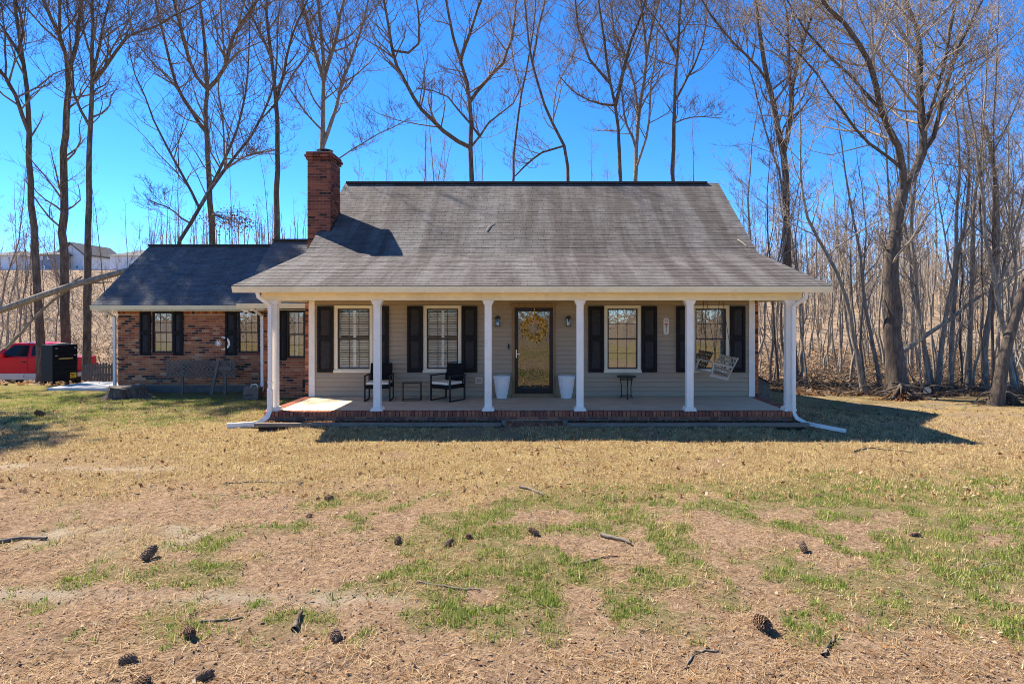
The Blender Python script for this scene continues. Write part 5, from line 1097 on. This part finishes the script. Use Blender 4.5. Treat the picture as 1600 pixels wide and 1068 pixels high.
V, F = flakes(26000, lambda r, n: np.where(r.random(n) < .78, r.uniform(6, 30, n), r.uniform(-32, -13, n)), lambda r, n: 19.6 + 24 * r.random(n) ** 1.4, .16, .02, 410, tilt=.9); me = np_mesh('leaf_litter', V, F); me.materials.append(M['leaf']); tag(link_mesh('leaf_litter', me), 'brown leaf litter on the woodland floor', 'leaf litter', kind='stuff')

# ------------------------------------------------------------------ grass, straw, needles, leaves
def blades(n, area, keep, hgt, wid, seed, lean=.6, per=1, rad=.04):
    r = np.random.default_rng(seed); y = area[2] + (area[3] - area[2]) * r.random(n); lim = 900 * y / FPX + .4; x = r.uniform(-1, 1, n) * lim; x = np.clip(x, area[0], area[1]); ok = (x > area[0]) & (x < area[1]) & (r.random(n) < keep(x, y)); x = x[ok]; y = y[ok]; tall = np.ones(len(x))
    if per > 1: tall = np.repeat(r.uniform(.5, 1.5, len(x)), per); x = np.repeat(x, per) + r.normal(0, rad, len(x) * per); y = np.repeat(y, per) + r.normal(0, rad, len(y) * per)
    m = len(x); z = G(x, y); a = r.uniform(0, 2 * np.pi, m); l = np.abs(r.normal(0, lean, m)); h = hgt * r.uniform(.4, 1.25, m) * tall; w = wid * r.uniform(.6, 1.3, m)
    d = np.stack([np.cos(a) * np.sin(l), np.sin(a) * np.sin(l), np.cos(l)], 1); s_ = np.stack([-np.sin(a), np.cos(a), np.zeros(m)], 1); ang = r.uniform(0, np.pi, m); s_ = np.stack([np.cos(ang), np.sin(ang), np.zeros(m)], 1); c = np.stack([x, y, z - .003], 1)
    V = np.stack([c - s_ * w[:, None], c + s_ * w[:, None], c + d * h[:, None]], 1).reshape(-1, 3); return V, np.arange(m * 3).reshape(-1, 3)
def outside(x, y): return ~((y > 12.0) & (np.abs(x) < 5.6)) & ~((x < -5) & (x > -12.1) & (y > 16.5)) & ~((x < -11.9) & (y > 18.2)) & ~((x > 4) & (y > 14.6) & (x < 5.9))
kd = lambda x, y: (masks(x, y)[0] * .95 + .05) * (1 - masks(x, y)[3]) * outside(x, y)
V, F = blades(26000, (-14, 14, 3.6, 15), kd, .058, .0042, 501, .9, 13, .032); me = np_mesh('dry_grass', V, F); me.materials.append(M['dry_blade']); tag(link_mesh('dry_grass', me), 'short dry straw coloured lawn grass', 'grass', kind='stuff')
kg = lambda x, y: masks(x, y)[1] ** 1.3 * (1 - masks(x, y)[3]) * sm((fbm(x * 5, y * 5, 77, 3) - .40) / .2) * outside(x, y)
V, F = blades(95000, (-17, 16, 3.6, 20), kg, .046, .0040, 502, .6, 14, .028); me = np_mesh('green_grass', V, F); me.materials.append(M['green_blade']); tag(link_mesh('green_grass', me), 'patches of fresh green grass in the lawn', 'grass', kind='stuff')
def needles(n, seed):
    r = np.random.default_rng(seed); y = 3.6 + 9 * r.random(n) ** 1.25; x = r.uniform(-1, 1, n) * (900 * y / FPX + .3); ok = (r.random(n) < .25 + .75 * sm((fbm(x * 1.1, y * 1.1, 88) - .38) / .2)) & outside(x, y); x = x[ok]; y = y[ok]; m = len(x); a = r.uniform(0, 2 * np.pi, m); L = r.uniform(.05, .14, m); z = G(x, y) + r.uniform(.002, .012, m); w = r.uniform(.0009, .0018, m)
    u = np.stack([np.cos(a), np.sin(a), r.normal(0, .07, m)], 1) * L[:, None] / 2; s_ = np.stack([-np.sin(a), np.cos(a), np.zeros(m)], 1) * w[:, None]; c = np.stack([x, y, z], 1); bow = np.stack([-np.sin(a), np.cos(a), np.zeros(m)], 1) * (L * r.normal(0, .08, m))[:, None]
    V = np.stack([c - u - s_, c - u + s_, c + bow + s_ + [0, 0, .004], c + bow - s_ + [0, 0, .004], c + u + s_, c + u - s_], 1).reshape(-1, 3); b = np.arange(m)[:, None] * 6
    return V, np.concatenate([b + [0, 1, 2, 3], b + [3, 2, 4, 5]])
V, F = needles(56000, 503); me = np_mesh('pine_straw', V, F); me.materials.append(M['needle']); tag(link_mesh('pine_straw', me), 'scattered brown pine needles on the ground', 'pine straw', kind='stuff')
V, F = flakes(13000, lambda r, n: r.uniform(-10, 11, n), lambda r, n: 3.7 + 14 * r.random(n) ** 1.6, .035, .004, 504, tilt=.5); ok = outside(V[::4, 0], V[::4, 1]); V = V.reshape(-1, 4, 3)[ok].reshape(-1, 3); me = np_mesh('fallen_leaves', V, np.arange(len(V)).reshape(-1, 4)); me.materials.append(M['leaf']); tag(link_mesh('fallen_leaves', me), 'small dead leaves scattered over the lawn', 'leaves', kind='stuff')
V, F = flakes(7000, lambda r, n: r.uniform(-12, 13, n), lambda r, n: 7.5 + 9 * r.random(n) ** 1.2, .06, .01, 507, tilt=.8); ok = outside(V[::4, 0], V[::4, 1]); V = V.reshape(-1, 4, 3)[ok].reshape(-1, 3); me = np_mesh('lawn_debris', V, np.arange(len(V)).reshape(-1, 4)); me.materials.append(M['leaf']); tag(link_mesh('lawn_debris', me), 'curled dead leaves lying in the straw lawn', 'leaves', kind='stuff')
# clods and pebbles
def clods(n, seed):
    r = np.random.default_rng(seed); y = 3.6 + 6.5 * r.random(n) ** 1.3; x = r.uniform(-1, 1, n) * (900 * y / FPX + .3); z = G(x, y); s_ = r.uniform(.004, .014, n); o6 = np.array([(1, 0, 0), (-1, 0, 0), (0, 1, 0), (0, -1, 0), (0, 0, 1), (0, 0, -.5)]); V = np.stack([x, y, z], 1)[:, None, :] + o6[None] * s_[:, None, None] * r.uniform(.5, 1.3, (n, 6, 1)); f = np.array([(0, 2, 4), (2, 1, 4), (1, 3, 4), (3, 0, 4), (2, 0, 5), (1, 2, 5), (3, 1, 5), (0, 3, 5)])
    return V.reshape(-1, 3), (np.arange(n)[:, None, None] * 6 + f[None]).reshape(-1, 3)
M['clod'] = paint('dirt_clod', (.30, .21, .14), 1, .35, 20, 0)
V, F = clods(9000, 505); me = np_mesh('dirt_crumbs', V, F); me.materials.append(M['clod']); tag(link_mesh('dirt_crumbs', me), 'loose crumbs of dirt on the bare ground', 'dirt', kind='stuff')

# pine cones ---------------------------------------------------------------
def cone_mesh(seed):
    r = random.Random(seed); mb = MB(); L = .095; mb.lathe([(.006, 0), (.022, .015), (.03, .035), (.026, .06), (.014, .082), (.003, .093)], (0, 0, 0), 10)
    for i in range(95):
        t = (i + .5) / 95; z = .006 + t * .086; R_ = .030 * math.sin(math.pi * (.12 + .82 * t)) ** .7; a = i * 2.39996; c, s_ = math.cos(a), math.sin(a); out = Vector((c, s_, .25 + .6 * t)).normalized(); side = Vector((-s_, c, 0)); p = Vector((c * R_ * .6, s_ * R_ * .6, z)); e = p + out * (.021 + .007 * r.random()); w = .008
        mb.add([p - side * w * .5, p + side * w * .5, e + side * w, e - side * w, e + Vector((0, 0, .006)) - side * w * .7, e + Vector((0, 0, .006)) + side * w * .7], [(0, 1, 2, 3), (3, 2, 5, 4), (0, 4, 5, 1), (1, 5, 2), (0, 3, 4)])
    return mb.mesh('pine_cone', M['cone'])
cms = [cone_mesh(i) for i in range(3)]
cones = [(290, 988, 1.15, 'pine cone lying alone on bare dirt above the pair at the bottom'), (525, 999, 1.05, 'pine cone on bare dirt nearest below the green patch, beside a short stick'), (215, 1030, 1.2, 'upper pine cone of the pair at the bottom picture edge'), (226, 1056, 1.25, 'lower pine cone of the pair at the bottom picture edge'), (302, 1063, 1.0, 'pine cone cut by the bottom picture edge'), (508, 774, 1.3, 'pine cone standing at the edge of the straw lawn'), (1180, 970, 1.35, 'large pine cone at the edge of a bare dirt patch'), (842, 832, 1.1, 'dark pine cone in the middle green patch'), (620, 842, 1.15, 'pine cone beside a green tuft left of the middle'), (695, 846, 1.0, 'rusty pine cone between the two others in the middle lawn'), (725, 833, .9, 'grey weathered pine cone in the middle lawn'), (222, 873, 1.4, 'wide pine cone beside small green tufts on bare ground'), (1272, 768, 1.1, 'pine cone on the straw lawn below the house shadow'), (1420, 829, 1.1, 'pine cone in the large green patch'), (484, 800, 1.0, 'small dark pine cone just below the standing one'), (1258, 860, 1.0, 'pine cone between the large green patch and bare dirt'), (70, 645, 1.6, 'dark pine cone in the shaded grass before the truck')]
rr = random.Random(12)
for i, (px, py, s_, lb) in enumerate(cones):
    Y = CZ * FPX / (py - VY + 6); x = (px - VX) * Y / FPX; o = link_mesh('pine_cone', cms[i % 3]); s_ *= rr.uniform(.72, 1.0); o.location = (x, Y, float(G(x, Y)) + .020 * s_); o.rotation_euler = (math.radians(rr.uniform(55, 100)), rr.uniform(-.3, .3), rr.uniform(0, 6.28)); o.scale = (s_ * rr.uniform(.8, 1.05), s_ * rr.uniform(.8, 1.05), s_ * rr.uniform(.95, 1.3)); tag(o, lb, 'pine cone', 'pine cones on the lawn')
# sticks ---------------------------------------------------------------------
sticks = [([(0, 845), (40, 838), (74, 839)], .022, 'thick grey stick at the picture edge on bare dirt'), ([(458, 990), (464, 976), (472, 962)], .022, 'short stubby stick on bare dirt near a pine cone'), ([(812, 762), (830, 766), (850, 775)], .02, 'short dark stick on the straw lawn below the front door'), ([(650, 908), (700, 920), (750, 922)], .010, 'long thin stick among green tufts'), ([(1286, 1024), (1295, 1010), (1309, 998)], .013, 'short black stick on bare dirt near the bottom'), ([(1072, 1040), (1080, 1025), (1098, 1017), (1122, 1016)], .008, 'dark curved twig near the bottom'), ([(345, 756), (390, 752), (440, 756)], .010, 'thin dark stick on the straw below the downspout'), ([(1335, 705), (1360, 699), (1400, 702), (1425, 706)], .012, 'long thin stick beside the house shadow'), ([(315, 973), (345, 970), (378, 968)], .010, 'reddish twig on bare dirt beside a pine cone'), ([(865, 700), (880, 703), (897, 707)], .010, 'pale twig on the straw lawn before the brick step'), ([(898, 880), (930, 874), (965, 867)], .012, 'brown stick along the middle green patch'), ([(940, 835), (960, 840), (985, 848)], .024, 'pale thick piece of wood in the middle lawn'), ([(1518, 890), (1540, 878), (1552, 892)], .008, 'thin forked twig in the large green patch')]
for i, (pp, rad, lb) in enumerate(sticks):
    q = []
    for (u, v) in pp: Y = CZ * FPX / (v - VY); x = (u - VX) * Y / FPX; q.append((x, Y, float(G(x, Y)) + rad * .9))
    q = resample(q, 9); rng = np.random.default_rng(i); q[:, :2] += rng.normal(0, .006, (9, 2)); q[:, 2] = G(q[:, 0], q[:, 1]) + rad * .9; T = Tubes(); T.add(q, np.linspace(rad, rad * .55, 9) * rng.uniform(.85, 1.15, 9), 7)
    if i in (3, 7, 12): sprout(T, q, np.full(9, rad * .7), rng, 3, .25, 0, .004, -.2)
    tag(link_mesh('stick', T.mesh('stick', M['wood_grey' if i % 3 != 1 else 'bark'])), lb, 'stick', 'sticks on the lawn')
# twigs lying on the roof
for i, (pp, lb) in enumerate((([(760, 362), (766, 353), (773, 349)], 'pale twig lying on the middle of the roof'), ([(1152, 376), (1158, 380), (1166, 386)], 'pale twig lying on the roof near its sloping end'))):
    q = []
    for (u, v) in pp: k_ = (VY - v) / FPX; Y = (KZ - CZ - KY * (RZ - KZ) / (RY - KY)) / (k_ - (RZ - KZ) / (RY - KY)); q.append(((u - VX) * Y / FPX, Y - .02, CZ + k_ * Y + .03))
    T = Tubes(); T.add(resample(q, 7), np.linspace(.014, .008, 7), 5); tag(link_mesh('roof_twig', T.mesh('roof_twig', M['wood_swing'])), lb, 'twig', 'twigs on the roof')
